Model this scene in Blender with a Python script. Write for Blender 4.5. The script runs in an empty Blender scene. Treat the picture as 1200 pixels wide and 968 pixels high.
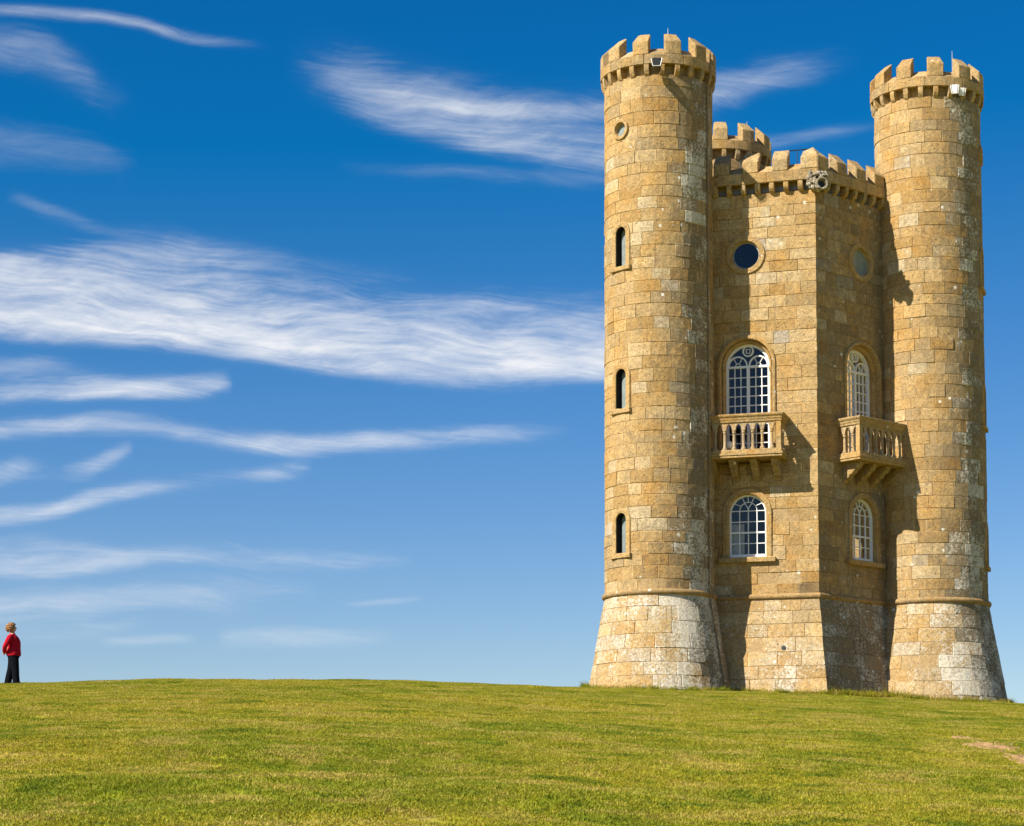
import bpy, bmesh, math, random
import numpy as np
from mathutils import Vector, Matrix
random.seed(7); rng = np.random.default_rng(7)
PI = math.pi; R_ = math.radians
scn = bpy.context.scene; COL = scn.collection

# ------------------------------------------------------------------ camera
EYE = Vector((0.0, -73.479, -4.9))
YAW, PITCH, ROLL, FPX, PCY = .1115, .1041, .0039, 2731.5, 721.44
FW = Vector((-math.sin(YAW)*math.cos(PITCH), math.cos(YAW)*math.cos(PITCH), math.sin(PITCH)))
RT = Vector((math.cos(YAW), math.sin(YAW), 0)); UP = RT.cross(FW)
CR = RT*math.cos(ROLL) + UP*math.sin(ROLL); CU = -RT*math.sin(ROLL) + UP*math.cos(ROLL)
cam = bpy.data.cameras.new('camera'); camo = bpy.data.objects.new('camera', cam); COL.objects.link(camo)
cam.sensor_width = 36; cam.lens = FPX/1200*36; cam.shift_y = (PCY-484)/1200
cam.clip_end = 20000; cam.clip_start = .1
m = Matrix((CR, CU, -FW)).transposed().to_4x4(); m.translation = EYE; camo.matrix_world = m
scn.camera = camo
def ray(px, py):
    return (FW + CR*((px-600)/FPX) - CU*((py-PCY)/FPX)).normalized()

# ------------------------------------------------------------------ light
SUN_AZ, SUN_EL = R_(-140.5), R_(41)
S = Vector((math.cos(SUN_EL)*math.cos(SUN_AZ), math.cos(SUN_EL)*math.sin(SUN_AZ), math.sin(SUN_EL)))
sun = bpy.data.lights.new('sun', 'SUN'); sun.energy = 5.0; sun.angle = R_(.5); sun.color = (1, .93, .80)
suno = bpy.data.objects.new('sun', sun); COL.objects.link(suno)
suno.rotation_euler = S.to_track_quat('Z', 'Y').to_euler(); suno.location = (-30, -30, 40)
vs = scn.view_settings; vs.view_transform = 'Standard'; vs.look = 'None'; vs.gamma = 1; vs.exposure = .80
vs.use_curve_mapping = False

world = bpy.data.worlds.new('World'); scn.world = world; world.use_nodes = True
NT = world.node_tree; NT.nodes.clear()

class NB:
    """tiny node-expression helper"""
    def __init__(s, nt): s.nt = nt
    def node(s, t, **kw):
        n = s.nt.nodes.new(t)
        for k, v in kw.items(): setattr(n, k, v)
        return n
    def put(s, sock, v):
        if isinstance(v, bpy.types.NodeSocket): s.nt.links.new(v, sock)
        elif v is not None: sock.default_value = v
    def m(s, op, a, b=None, c=None, clamp=False):
        n = s.node('ShaderNodeMath', operation=op, use_clamp=clamp)
        for i, v in enumerate((a, b, c)):
            if v is not None: s.put(n.inputs[i], v)
        return n.outputs[0]
    def add(s, a, b): return s.m('ADD', a, b)
    def sub(s, a, b): return s.m('SUBTRACT', a, b)
    def mul(s, a, b): return s.m('MULTIPLY', a, b)
    def div(s, a, b): return s.m('DIVIDE', a, b)
    def clamp(s, a): return s.m('ADD', a, 0.0, clamp=True)
    def map(s, v, a, b, c=0.0, d=1.0, t='SMOOTHSTEP'):
        n = s.node('ShaderNodeMapRange', interpolation_type=t); n.clamp = True if t == 'LINEAR' else n.clamp
        for i, q in enumerate((v, a, b, c, d)): s.put(n.inputs[i], q)
        return n.outputs[0]
    def xyz(s, x, y, z=0.0):
        n = s.node('ShaderNodeCombineXYZ'); s.put(n.inputs[0], x); s.put(n.inputs[1], y); s.put(n.inputs[2], z); return n.outputs[0]
    def noise(s, vec, scale, detail=4, rough=.55, dist=0.0, out=0):
        n = s.node('ShaderNodeTexNoise'); n.noise_dimensions = '3D'
        s.put(n.inputs['Vector'], vec); s.put(n.inputs['Scale'], scale); s.put(n.inputs['Detail'], detail)
        s.put(n.inputs['Roughness'], rough); s.put(n.inputs['Distortion'], dist); return n.outputs[out]
    def mix(s, f, a, b, bt='MIX'):
        n = s.node('ShaderNodeMix', data_type='RGBA', blend_type=bt)
        s.put(n.inputs[0], f)
        s.put(n.inputs[6], a if isinstance(a, bpy.types.NodeSocket) else (*a, 1)); s.put(n.inputs[7], b if isinstance(b, bpy.types.NodeSocket) else (*b, 1))
        return n.outputs[2]
    def curve(s, v, pts):
        """piecewise-smooth curve through (x,y) pairs"""
        xs = [p[0] for p in pts]; ys = [p[1] for p in pts]; x0, x1 = xs[0], xs[-1]; y0, y1 = min(ys), max(ys); y1 = y1 if y1 > y0 else y0+1
        n = s.node('ShaderNodeFloatCurve'); c = n.mapping.curves[0]
        while len(c.points) > 2: c.points.remove(c.points[0])
        P = [((x-x0)/(x1-x0), (y-y0)/(y1-y0)) for x, y in pts]
        c.points[0].location = P[0]; c.points[1].location = P[-1]
        for q in P[1:-1]: c.points.new(*q)
        n.mapping.update()
        s.put(n.inputs['Value'], s.map(v, x0, x1, t='LINEAR'))
        return s.map(n.outputs[0], 0.0, 1.0, y0, y1, t='LINEAR')

w = NB(NT)
sky = w.node('ShaderNodeTexSky', sky_type='NISHITA'); sky.sun_disc = False
sky.sun_elevation = SUN_EL; sky.sun_rotation = math.atan2(S.x, S.y); sky.altitude = 300
sky.air_density = 1.0; sky.dust_density = .25; sky.ozone_density = 3.0
gam = w.node('ShaderNodeGamma'); NT.links.new(sky.outputs[0], gam.inputs[0]); gam.inputs[1].default_value = 1.0
hsv = w.node('ShaderNodeHueSaturation'); NT.links.new(gam.outputs[0], hsv.inputs['Color'])
hsv.inputs['Saturation'].default_value = 1.25; hsv.inputs['Value'].default_value = 1.0; hsv.inputs['Hue'].default_value = .502
# cirrus: azimuth / elevation of the sky direction, in units of 1/2731 rad
tc = w.node('ShaderNodeTexCoord'); sp = w.node('ShaderNodeSeparateXYZ'); NT.links.new(tc.outputs['Generated'], sp.inputs[0])
dx, dy, dz = sp.outputs
A0 = math.atan2(ray(600, 484).x, ray(600, 484).y); E0 = math.asin(ray(600, 484).z)
def sky_uv(px, py):
    d = ray(px, py); return (math.atan2(d.x, d.y)-A0)*FPX, (math.asin(d.z)-E0)*FPX
U = w.mul(w.sub(w.m('ARCTAN2', dx, dy), A0), FPX)
V = w.mul(w.sub(w.m('ARCSINE', dz), E0), FPX)
wv = w.noise(w.xyz(w.mul(U, .0045), w.mul(V, .009)), 1.0, 2, .5, out=1)
sw = w.node('ShaderNodeSeparateXYZ'); NT.links.new(wv, sw.inputs[0])
Uw = w.add(U, w.mul(w.sub(sw.outputs[0], .5), 170)); Vw = w.add(V, w.mul(w.sub(sw.outputs[1], .5), 66))
def streaks(du, dv, slope, seed, detail=8, rough=.62, dist=.3):
    return w.noise(w.xyz(w.add(seed, w.mul(Uw, du)), w.mul(w.add(Vw, w.mul(Uw, slope)), dv), seed), 1.0, detail, rough, dist)
body = streaks(.0042, .042, .11, 1.7, 7, .62, .0); fea = streaks(.0075, .052, -.20, 5.2, 8, .64, .2); fib = streaks(.006, .22, .09, 9.1, 5, .6, .0); fib2 = streaks(.008, .17, .02, 13.4, 5, .6, .1)
lump = w.noise(w.xyz(w.mul(U, .011), w.mul(V, .026), 6.6), 1.0, 6, .62, .3)
tex = w.add(w.add(w.mul(body, .36), w.mul(fea, .18)), w.add(w.mul(w.add(fib, fib2), .11), w.mul(lump, .24)))
def wisp(pts, up, dn, gain, env, soft=.30, bias=.0, wob=.5):
    """pts: spine in photo pixels; up/dn: reach above and below the spine; env: (x, strength) pairs along it"""
    q = [sky_uv(*p) for p in pts]
    spine = w.curve(U, q)
    e = w.curve(U, [(sky_uv(x, 400)[0], g) for x, g in env])
    d = w.sub(w.add(V, w.mul(w.sub(Vw, V), wob)), spine)
    f = w.mul(w.map(d, -dn*1.9, dn*.5), w.map(d, -dn*.3, up*1.5, 1.0, 0.0))
    a = w.mul(f, e)
    t = w.m('POWER', w.clamp(w.add(w.mul(w.sub(tex, .5-bias), 3.3), w.mul(w.sub(a, .30), .92))), 1.5)
    return w.mul(w.add(w.mul(t, .90), w.mul(a, .10)), w.mul(w.map(a, 0.0, .7), gain*.92))
W = [
 wisp([(-60,14),(60,16),(140,24),(210,40),(310,54)], 11, 8, .52, [(-800,0),(-80,.6),(60,1),(200,.9),(270,.6),(320,0)], .3, .05, .25),
 wisp([(-60,54),(40,66),(80,82),(130,112)], 36, 24, .40, [(-800,0),(-80,.6),(60,1),(110,.6),(170,0)], .4, .03),
 wisp([(-60,180),(20,166),(80,172),(140,190)], 30, 26, .22, [(-800,0),(-80,.8),(20,1),(160,0)], .4, .02),
 wisp([(20,230),(70,250),(140,278),(220,300)], 16, 14, .30, [(0,0),(60,.9),(150,.7),(240,0)], .4, .0),
 wisp([(330,86),(430,120),(520,150),(620,172),(720,180)], 70, 22, .85, [(320,0),(370,.5),(450,.9),(600,1),(720,.85),(860,.3),(1000,0)], .36, .02),
 wisp([(470,118),(560,124),(640,132),(720,128)], 14, 12, .62, [(440,0),(530,.8),(640,1),(730,.8),(840,.2),(960,0)], .3, .03, .3),
 wisp([(400,190),(500,204),(620,208),(720,206)], 14, 14, .22, [(390,0),(500,.8),(660,.9),(740,.6),(860,0)], .4, .02),
 wisp([(720,124),(800,120),(860,106),(910,90),(960,86),(1040,70)], 34, 16, .62, [(640,0),(740,.6),(840,1),(920,.8),(980,.4),(1030,0)], .4, .02),
 wisp([(720,190),(840,170),(930,158),(1030,148),(1100,140)], 12, 9, .36, [(640,0),(740,.6),(900,.9),(1010,.5),(1050,0)], .4, .02),
 wisp([(-100,372),(100,388),(280,408),(420,424),(560,440),(640,440),(740,432),(820,426)], 88, 16, 1.15, [(-800,0),(-120,.9),(120,1),(400,1),(600,1),(740,.9),(880,.5),(1100,0)], .36, .05, .34),
 wisp([(-100,316),(60,306),(150,296),(230,292),(300,306),(380,334)], 24, 60, .95, [(-800,0),(-120,.9),(60,1),(200,1),(300,.7),(400,0)], .40, .04),
 wisp([(250,340),(400,366),(520,366),(600,366),(720,380)], 40, 60, .75, [(200,0),(330,.8),(500,.85),(620,.75),(760,.6),(900,.3),(1060,0)], .42, .03),
 wisp([(150,276),(260,292),(380,318),(520,330)], 22, 34, .42, [(120,0),(230,.9),(340,.8),(540,0)], .42, .02),
 wisp([(-60,462),(60,462),(130,462),(200,460),(262,452)], 26, 12, 1.05, [(-800,0),(-80,.6),(40,.8),(130,1),(220,.95),(276,0)], .30, .04, .3),
 wisp([(-60,444),(40,428),(90,440),(160,455)], 24, 18, .55, [(-800,0),(-80,.6),(20,.9),(120,.6),(180,0)], .34, .02),
 wisp([(-60,502),(60,500),(140,498),(220,510),(330,522),(430,518),(540,512),(660,506)], 20, 13, .85, [(-800,0),(-80,.7),(130,.9),(250,.75),(340,1),(480,.9),(600,.6),(690,0)], .36, .04, .3),
 wisp([(-60,604),(40,600),(110,586),(180,574),(260,564),(360,548)], 18, 12, .85, [(-800,0),(-80,1),(60,1),(150,.85),(260,.55),(330,.85),(372,0)], .32, .03, .3),
 wisp([(-60,560),(0,552),(30,546),(60,552)], 22, 16, .70, [(-800,0),(-80,.9),(10,1),(40,.8),(75,0)], .34, .03),
 wisp([(60,552),(100,548),(125,538),(150,526)], 16, 14, .62, [(50,0),(90,.8),(125,1),(160,0)], .32, .03, .3),
 wisp([(-60,664),(60,668),(150,660),(240,656),(330,660),(440,658)], 28, 13, .75, [(-800,0),(-80,1),(40,1),(180,.85),(300,.75),(420,.6),(490,0)], .38, .03, .35),
 wisp([(-60,640),(30,638),(110,644),(210,628)], 20, 16, .42, [(-800,0),(-80,.9),(30,.9),(130,.6),(225,0)], .36, .02),
 wisp([(-60,710),(80,712),(160,704),(250,700),(350,696)], 34, 24, .60, [(-800,0),(-80,1),(80,1),(200,.85),(320,.6),(380,0)], .42, .04),
 wisp([(-60,740),(60,744),(160,730)], 20, 20, .28, [(-800,0),(-80,1),(60,1),(190,0)], .42, .03),
 wisp([(280,752),(360,752),(460,746)], 18, 15, .42, [(260,0),(350,1),(400,.9),(490,0)], .42, .05),
 wisp([(130,756),(190,753),(230,752)], 9, 8, .3, [(120,0),(180,1),(240,0)], .4, .05),
 wisp([(410,708),(450,703),(490,698)], 6, 5, .3, [(400,0),(450,1),(500,0)], .4, .05),
]
# the same thin cirrus goes on round the rest of the sky
oth = w.noise(w.xyz(w.mul(U, .0011), w.mul(V, .004), 4.7), 1.0, 2, .5)
outside = w.clamp(w.add(w.map(w.m('ABSOLUTE', U), 720.0, 1500.0), w.map(V, 560.0, 1000.0)))
W.append(w.mul(w.mul(w.map(oth, .48, .72), w.map(tex, .44, .66)), w.mul(outside, .6)))
cl = W[0]
for q in W[1:]: cl = w.sub(1.0, w.mul(w.sub(1.0, cl), w.sub(1.0, q)))
cl = w.mul(cl, w.map(dz, .0, .05))
# a polarised sky: the same sky colour with its red thinned and its contrast raised, everywhere alike
sc3 = w.node('ShaderNodeSeparateColor'); NT.links.new(hsv.outputs[0], sc3.inputs[0]); K0 = .0956
EXPO = .075*2**vs.exposure
cr_ = w.m('MAXIMUM', w.mul(w.sub(w.mul(sc3.outputs[0], K0), .071), 1.40), .003)
cg_ = w.mul(w.m('POWER', w.mul(sc3.outputs[1], K0), 1.23), 1.25)
cb_ = w.mul(w.m('POWER', w.mul(sc3.outputs[2], K0), 1.05), 1.20)
cc = w.node('ShaderNodeCombineColor'); [w.put(cc.inputs[i], w.div(v, EXPO)) for i, v in enumerate((cr_, cg_, cb_))]
cloud_col = tuple(v/EXPO for v in (.86, .885, .93))
skyc = w.mix(w.mul(cl, .95), cc.outputs[0], cloud_col)
world.cycles.sampling_method = 'MANUAL'; world.cycles.sample_map_resolution = 256
bg = w.node('ShaderNodeBackground'); NT.links.new(skyc, bg.inputs[0]); bg.inputs[1].default_value = .075
wo = w.node('ShaderNodeOutputWorld'); NT.links.new(bg.outputs[0], wo.inputs[0])

# ------------------------------------------------------------------ materials
def mat(name):
    mt = bpy.data.materials.new(name); mt.use_nodes = True
    nt = mt.node_tree; b = nt.nodes['Principled BSDF']; return mt, NB(nt), b
def simple(name, col, rough=.6, metal=0.0, var=.15, scale=20, bump=.0):
    mt, n, b = mat(name)
    if rough >= .8: b.inputs['Specular IOR Level'].default_value = .08
    g = n.node('ShaderNodeNewGeometry').outputs['Position']
    nz = n.noise(g, scale, 5, .6)
    k = n.map(nz, .25, .75, 1-var, 1+var, t='LINEAR')
    c = n.node('ShaderNodeVectorMath', operation='SCALE'); c.inputs[0].default_value = col; n.put(c.inputs['Scale'], k)
    n.put(b.inputs['Base Color'], c.outputs[0]); b.inputs['Roughness'].default_value = rough; b.inputs['Metallic'].default_value = metal
    if bump:
        bp = n.node('ShaderNodeBump'); bp.inputs['Strength'].default_value = bump; bp.inputs['Distance'].default_value = .01
        n.put(bp.inputs['Height'], nz); n.put(b.inputs['Normal'], bp.outputs[0])
    return mt

def stone_material():
    mt, n, b = mat('limestone')
    pos = n.node('ShaderNodeNewGeometry').outputs['Position']
    tint = n.node('ShaderNodeAttribute', attribute_name='tint').outputs['Color']
    lic = n.node('ShaderNodeAttribute', attribute_name='lichen_shade').outputs['Fac']
    pl = n.m('GREATER_THAN', lic, 1.5); lic = n.sub(lic, n.mul(pl, 2.0)); crust_shade = n.mul(lic, n.sub(1.0, n.mul(pl, .85)))   # +2 marks the pale crusted foot
    n1 = n.noise(pos, 1.1, 5, .6, .4); n2 = n.noise(pos, 8.0, 10, .74, .3); n3 = n.noise(pos, 26.0, 7, .75)
    n4 = n.noise(pos, 3.6, 6, .62, .6); l2 = n.noise(pos, .9, 4, .55)
    tint = n.mix(1.0, n.mix(.12, tint, (.545, .385, .18)), (.90, .865, .83), 'MULTIPLY'); n0 = n.noise(pos, .45, 5, .6, .5)
    tint = n.mix(n.map(n0, .40, .62, 0, .5), tint, n.mix(1.0, tint, (.92, .96, 1.10), 'MULTIPLY'))
    c = n.mix(n.map(n1, .44, .68, 0, .8), tint, n.mix(1.0, tint, (1.02, .86, .58), 'MULTIPLY'))
    c = n.mix(n.map(n4, .50, .70, 0, .7), c, n.mix(1.0, c, (1.14, 1.14, 1.14), 'MULTIPLY'))
    k = n.mul(n.map(n2, .28, .72, .66, 1.30, t='LINEAR'), n.map(n3, .30, .70, .56, 1.40, t='LINEAR'))
    sc = n.node('ShaderNodeVectorMath', operation='SCALE'); n.put(sc.inputs[0], c); n.put(sc.inputs['Scale'], k); c = sc.outputs[0]
    # grey weathering crust, thickened to paint in shade on turret sides and shaded wall
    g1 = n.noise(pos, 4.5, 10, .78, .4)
    c = n.mix(n.mul(n.map(n.add(g1, n.mul(crust_shade, .24)), .50, .66), n.add(.14, n.mul(crust_shade, .75))), c, (.165, .135, .090))
    ww = n.noise(pos, 1.7, 9, .70, .5)
    c = n.mix(n.map(ww, .56, .70, 0, .50), c, (.27, .185, .085))
    mpn = n.node('ShaderNodeMapping'); n.put(mpn.inputs[0], pos); mpn.inputs['Scale'].default_value = (1, 1, .12)
    rs_ = n.noise(mpn.outputs[0], 3.2, 7, .65, .2)
    c = n.mix(n.map(rs_, .56, .72, 0, .42), c, (.235, .175, .10))
    pit = n.noise(pos, 17.0, 5, .75, .3); pm = n.map(pit, .60, .68)
    c = n.mix(n.mul(pm, .72), c, (.12, .08, .036))
    # pale crusty lichen: fine grained, thickening into patches
    l1 = n.noise(pos, 13.0, 10, .80, .35)
    th = n.sub(.86, n.mul(lic, n.map(l2, .3, .7, .26, .50, t='LINEAR')))
    lm = n.map(n.sub(l1, n.sub(th, n.mul(pl, .05))), -.05, .09)
    c = n.mix(n.mul(lm, .85), c, n.mix(n3, (.60, .54, .42), (.80, .76, .66)))
    vo = n.node('ShaderNodeTexVoronoi'); n.put(vo.inputs['Vector'], n.node('ShaderNodeNewGeometry').outputs['Position']); vo.inputs['Scale'].default_value = 2.6
    spot = n.mul(n.map(n.add(vo.outputs['Distance'], n.mul(n.sub(n2, .5), .22)), .10, .16, 1, 0), n.map(n.add(l2, n.mul(lic, .14)), .58, .64))
    c = n.mix(n.mul(spot, .8), c, (.80, .77, .68))
    og = n.map(n.noise(pos, 2.6, 9, .74, .3), .63, .72, 0, .5)
    c = n.mix(og, c, (.52, .31, .085))
    n.put(b.inputs['Base Color'], c)
    b.inputs['Roughness'].default_value = .92; b.inputs['Specular IOR Level'].default_value = .15
    h = n.add(n.mul(n2, 1.0), n.add(n.mul(n3, .45), n.sub(n.mul(lm, .10), n.mul(pm, .55))))
    bp = n.node('ShaderNodeBump'); bp.inputs['Strength'].default_value = 1.0; bp.inputs['Distance'].default_value = .04
    n.put(bp.inputs['Height'], h); n.put(b.inputs['Normal'], bp.outputs[0])
    return mt
M = {}
M['stone'] = stone_material()
M['mortar'] = simple('mortar', (.36, .25, .125), .95, 0, .35, 14, .5)
M['lead'] = simple('roof_lead', (.12, .12, .13), .6)
M['white'] = simple('white_paint', (.80, .80, .80), .35, 0, .04, 6)
M['dark_metal'] = simple('dark_metal', (.025, .027, .03), .5, .4)
M['copper'] = simple('conductor_tape', (.24, .16, .08), .7, 0, .3)
M['rod'] = simple('rod_metal', (.35, .36, .38), .4, .6)
M['curtain'] = simple('curtain_cloth', (.80, .74, .62), .9, 0, .08, 9)
M['soil'] = simple('bare_soil', (.35, .215, .10), .98, 0, .5, 9, .9)
M['red'] = simple('red_wool', (.40, .008, .022), .95, 0, .25, 30, .4)
M['black'] = simple('black_cloth', (.005, .0055, .009), .95, 0, .3, 30)
M['skin'] = simple('skin', (.55, .31, .21), .5, 0, .06, 40)
M['hair'] = simple('brown_hair', (.29, .135, .045), .55, 0, .4, 60, .6)
M['shoe'] = simple('shoe_leather', (.01, .01, .011), .45)
M['lens'] = simple('sunglass_lens', (.01, .01, .012), .15)
def glass(tint=(.66, .68, .68), base=.0, name='window_glass'):
    mt, n, b = mat(name); nt = mt.node_tree; nt.nodes.remove(b)
    tr = n.node('ShaderNodeBsdfTransparent'); tr.inputs[0].default_value = (*tint, 1)
    gl = n.node('ShaderNodeBsdfGlossy'); gl.inputs['Roughness'].default_value = .02; gl.inputs[0].default_value = (1, 1, 1, 1)
    fr = n.node('ShaderNodeFresnel'); fr.inputs[0].default_value = 1.55
    pos = n.node('ShaderNodeNewGeometry').outputs['Position']
    bp = n.node('ShaderNodeBump'); bp.inputs['Strength'].default_value = .15; bp.inputs['Distance'].default_value = .01
    n.put(bp.inputs['Height'], n.noise(pos, 4.0, 2)); n.put(gl.inputs['Normal'], bp.outputs[0])
    mx = n.node('ShaderNodeMixShader'); n.put(mx.inputs[0], n.m('ADD', n.mul(fr.outputs[0], .8), base))
    n.put(mx.inputs[1], tr.outputs[0]); n.put(mx.inputs[2], gl.outputs[0])
    nt.links.new(mx.outputs[0], nt.nodes['Material Output'].inputs[0]); return mt
M['glass'] = glass()
M['sky_sheen_glass'] = simple('sky_sheen_window_glass', (.22, .26, .26), .12, 0, .2, 5)  # pale grey paints the sky's reflection into opaque panes
PAL = [((.520, .355, .155), 6), ((.550, .390, .185), 6), ((.590, .445, .240), 3), ((.455, .295, .115), 3.2), ((.62, .51, .32), 1.3), ((.43, .32, .17), 1.5), ((.49, .43, .33), .4)]
PW = np.array([p[1] for p in PAL]); PW = PW/PW.sum()
def stone_tint(warm=0.0):
    c = np.array(PAL[rng.choice(len(PAL), p=PW)][0])*rng.uniform(.93, 1.06)
    c = c*(1-warm)+np.array((.56, .41, .205))*warm
    return tuple(float(v) for v in c)

# ------------------------------------------------------------------ mesh helpers
class MB:
    def __init__(s): s.v = []; s.f = []; s.t = []; s.l = []
    def addv(s, p): s.v.append(tuple(p)); return len(s.v)-1
    def face(s, idx, t=(.5, .33, .14), l=.2): s.f.append(tuple(idx)); s.t.append(t); s.l.append(l)
    def merge(s, o):
        k = len(s.v); s.v += o.v; s.f += [tuple(i+k for i in f) for f in o.f]; s.t += o.t; s.l += o.l
    def box(s, x0, x1, y0, y1, z0, z1, **k):
        i = len(s.v); s.v += [(x, y, z) for z in (z0, z1) for y in (y0, y1) for x in (x0, x1)]
        for q in ((0, 2, 3, 1), (4, 5, 7, 6), (0, 1, 5, 4), (2, 6, 7, 3), (0, 4, 6, 2), (1, 3, 7, 5)): s.face([i+j for j in q], **k)
    def tube(s, pts, r, n=8, cap=True, **k):
        pts = [Vector(p) for p in pts]; rings = []
        rs = r if isinstance(r, (list, tuple)) else [r]*len(pts)
        for i, p in enumerate(pts):
            d = (pts[min(i+1, len(pts)-1)]-pts[max(i-1, 0)]).normalized()
            a = d.orthogonal().normalized() if i == 0 else (a - d*a.dot(d)).normalized()
            b = d.cross(a); rings.append([s.addv(p+(a*math.cos(t)+b*math.sin(t))*rs[i]) for t in [2*PI*j/n for j in range(n)]])
        for u, v in zip(rings, rings[1:]):
            for j in range(n): s.face((u[j], u[(j+1) % n], v[(j+1) % n], v[j]), **k)
        if cap: s.face(rings[0][::-1], **k); s.face(rings[-1], **k)
    def lathe(s, prof, n=16, c=(0, 0, 0), a0=0, a1=2*PI, **k):
        full = abs(a1-a0-2*PI) < 1e-6; m = n if full else n+1; rows = []
        for r, z in prof: rows.append([s.addv((c[0]+r*math.cos(a0+(a1-a0)*j/n), c[1]+r*math.sin(a0+(a1-a0)*j/n), c[2]+z)) for j in range(m)])
        for u, v in zip(rows, rows[1:]):
            for j in range(n): s.face((u[j], u[(j+1) % m], v[(j+1) % m], v[j]), **k)
    def prism(s, poly, y0, y1, **k):
        """poly in local x,z, extruded over y"""
        a = [s.addv((x, y0, z)) for x, z in poly]; b = [s.addv((x, y1, z)) for x, z in poly]; n = len(poly)
        s.face(a, **k); s.face(b[::-1], **k)
        for j in range(n): s.face((a[(j+1) % n], a[j], b[j], b[(j+1) % n]), **k)
    def mesh(s, name, smooth=False):
        me = bpy.data.meshes.new(name); me.from_pydata(s.v, [], s.f); 
        a = me.attributes.new('tint', 'FLOAT_COLOR', 'FACE'); a.data.foreach_set('color', np.array([(*t[:3], 1) for t in s.t], np.float32).ravel())
        a = me.attributes.new('lichen_shade', 'FLOAT', 'FACE'); a.data.foreach_set('value', np.array(s.l, np.float32))
        if smooth: me.polygons.foreach_set('use_smooth', [True]*len(me.polygons))
        me.update(); return me
def obj(name, me, mt, parent=None, mw=None):
    o = bpy.data.objects.new(name, me); COL.objects.link(o)
    if me is not None and mt is not None and not me.materials: me.materials.append(M[mt] if isinstance(mt, str) else mt)
    o.parent = parent
    if mw is not None: o.matrix_basis = mw
    return o
def fix(me, bev=0.0, jit=0.0, seg=1):
    """consistent normals, optional worn bevel"""
    bm = bmesh.new(); bm.from_mesh(me); bmesh.ops.remove_doubles(bm, verts=bm.verts, dist=1e-5)
    bmesh.ops.recalc_face_normals(bm, faces=bm.faces)
    if bev:
        es = [e for e in bm.edges if len(e.link_faces) == 2 and e.calc_face_angle(0) > .4]
        bmesh.ops.bevel(bm, geom=es, offset=bev, segments=seg, affect='EDGES', clamp_overlap=True)
    if jit:
        for v in bm.verts: v.co += Vector((random.uniform(-jit, jit), random.uniform(-jit, jit), random.uniform(-jit, jit)))
    bm.to_mesh(me); bm.free(); me.update(); return me
def thing(name, label, cat, loc=(0, 0, 0), group=None):
    o = bpy.data.objects.new(name, None); COL.objects.link(o); o.location = loc; o['label'] = label; o['category'] = cat
    o.empty_display_size = .3
    if group: o['group'] = group
    return o

# ------------------------------------------------------------------ ground
TH0 = math.atan2(FW.x, FW.y)
SKYLINE = [(-900, 829), (-400, 815), (0, 803.5), (60, 801.5), (140, 799.5), (250, 798), (350, 798), (440, 799.5), (520, 802), (600, 804.5), (687, 807), (770, 809.5), (849, 812.5), (973, 815.5), (1050, 819.5), (1183, 825), (1300, 830), (1700, 846), (2200, 874)]
CREST = [(-900, 58), (0, 61.5), (300, 63), (600, 67), (800, 72), (1000, 74), (1300, 74), (2200, 70)]
def _tab(tab):
    a = np.array([math.atan2(ray(x, 800).x, ray(x, 800).y)-TH0 for x, _ in tab]); return a, np.array([float(v) for _, v in tab])
_sa, _ = _tab(SKYLINE); _se = np.array([ray(x, y).z/math.hypot(ray(x, y).x, ray(x, y).y) for x, y in SKYLINE])
_ca, _cd = _tab(CREST)
def smooth_interp(x, xa, ya):
    # cubic hermite
    d = np.gradient(ya, xa); x = np.clip(x, xa[0], xa[-1]); i = np.clip(np.searchsorted(xa, x)-1, 0, len(xa)-2)
    h = xa[i+1]-xa[i]; t = (x-xa[i])/h
    return (2*t**3-3*t**2+1)*ya[i]+(t**3-2*t**2+t)*h*d[i]+(-2*t**3+3*t**2)*ya[i+1]+(t**3-t**2)*h*d[i+1]
EH = 1.6
def height(x, y):
    x = np.asarray(x, float); y = np.asarray(y, float)
    X = x-EYE.x; Y = y-EYE.y; rho = np.hypot(X, Y)+1e-6
    th = np.arctan2(X, Y)-TH0; th = (th+PI) % (2*PI)-PI
    e = smooth_interp(th, _sa, _se); rc = smooth_interp(th, _ca, _cd)
    b = EH/rc**2; a = e+2*b*rc
    c = np.where(np.abs(th) < .5, 1.0, np.cos(np.clip(np.abs(th)-.5, 0, PI)))
    z = -EH+a*rho*c-b*rho**2
    zc = -EH+a*rc*c-b*rc**2; sl = a*c-2*b*rc; q = rho-rc
    zq = zc+sl*q-.0035*q**2
    far = zc+sl*22-.0035*22**2 - .083*(q-22)
    zq = np.where(q > 22, far, zq); z = np.where(rho > rc, zq, z)
    z = np.maximum(z, -45-np.minimum(rho, 3000)*.004)
    near = np.clip((110-rho)/30, 0, 1)
    bump = .045*np.sin(x*.55+.7*np.sin(y*.31))*np.sin(y*.47+1.3+.5*np.sin(x*.23))+.02*np.sin(x*1.7+y*.6)*np.sin(y*1.9-x*.4)
    # a faint terrace on the lower slope
    bump = bump-.09*np.exp(-((rho-21.5-.6*np.sin(x*.35))/1.3)**2)+.05*np.exp(-((rho-18.0)/1.5)**2)
    return z+EYE.z+bump*near
def gz(x, y): return float(height(x, y))

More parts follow.
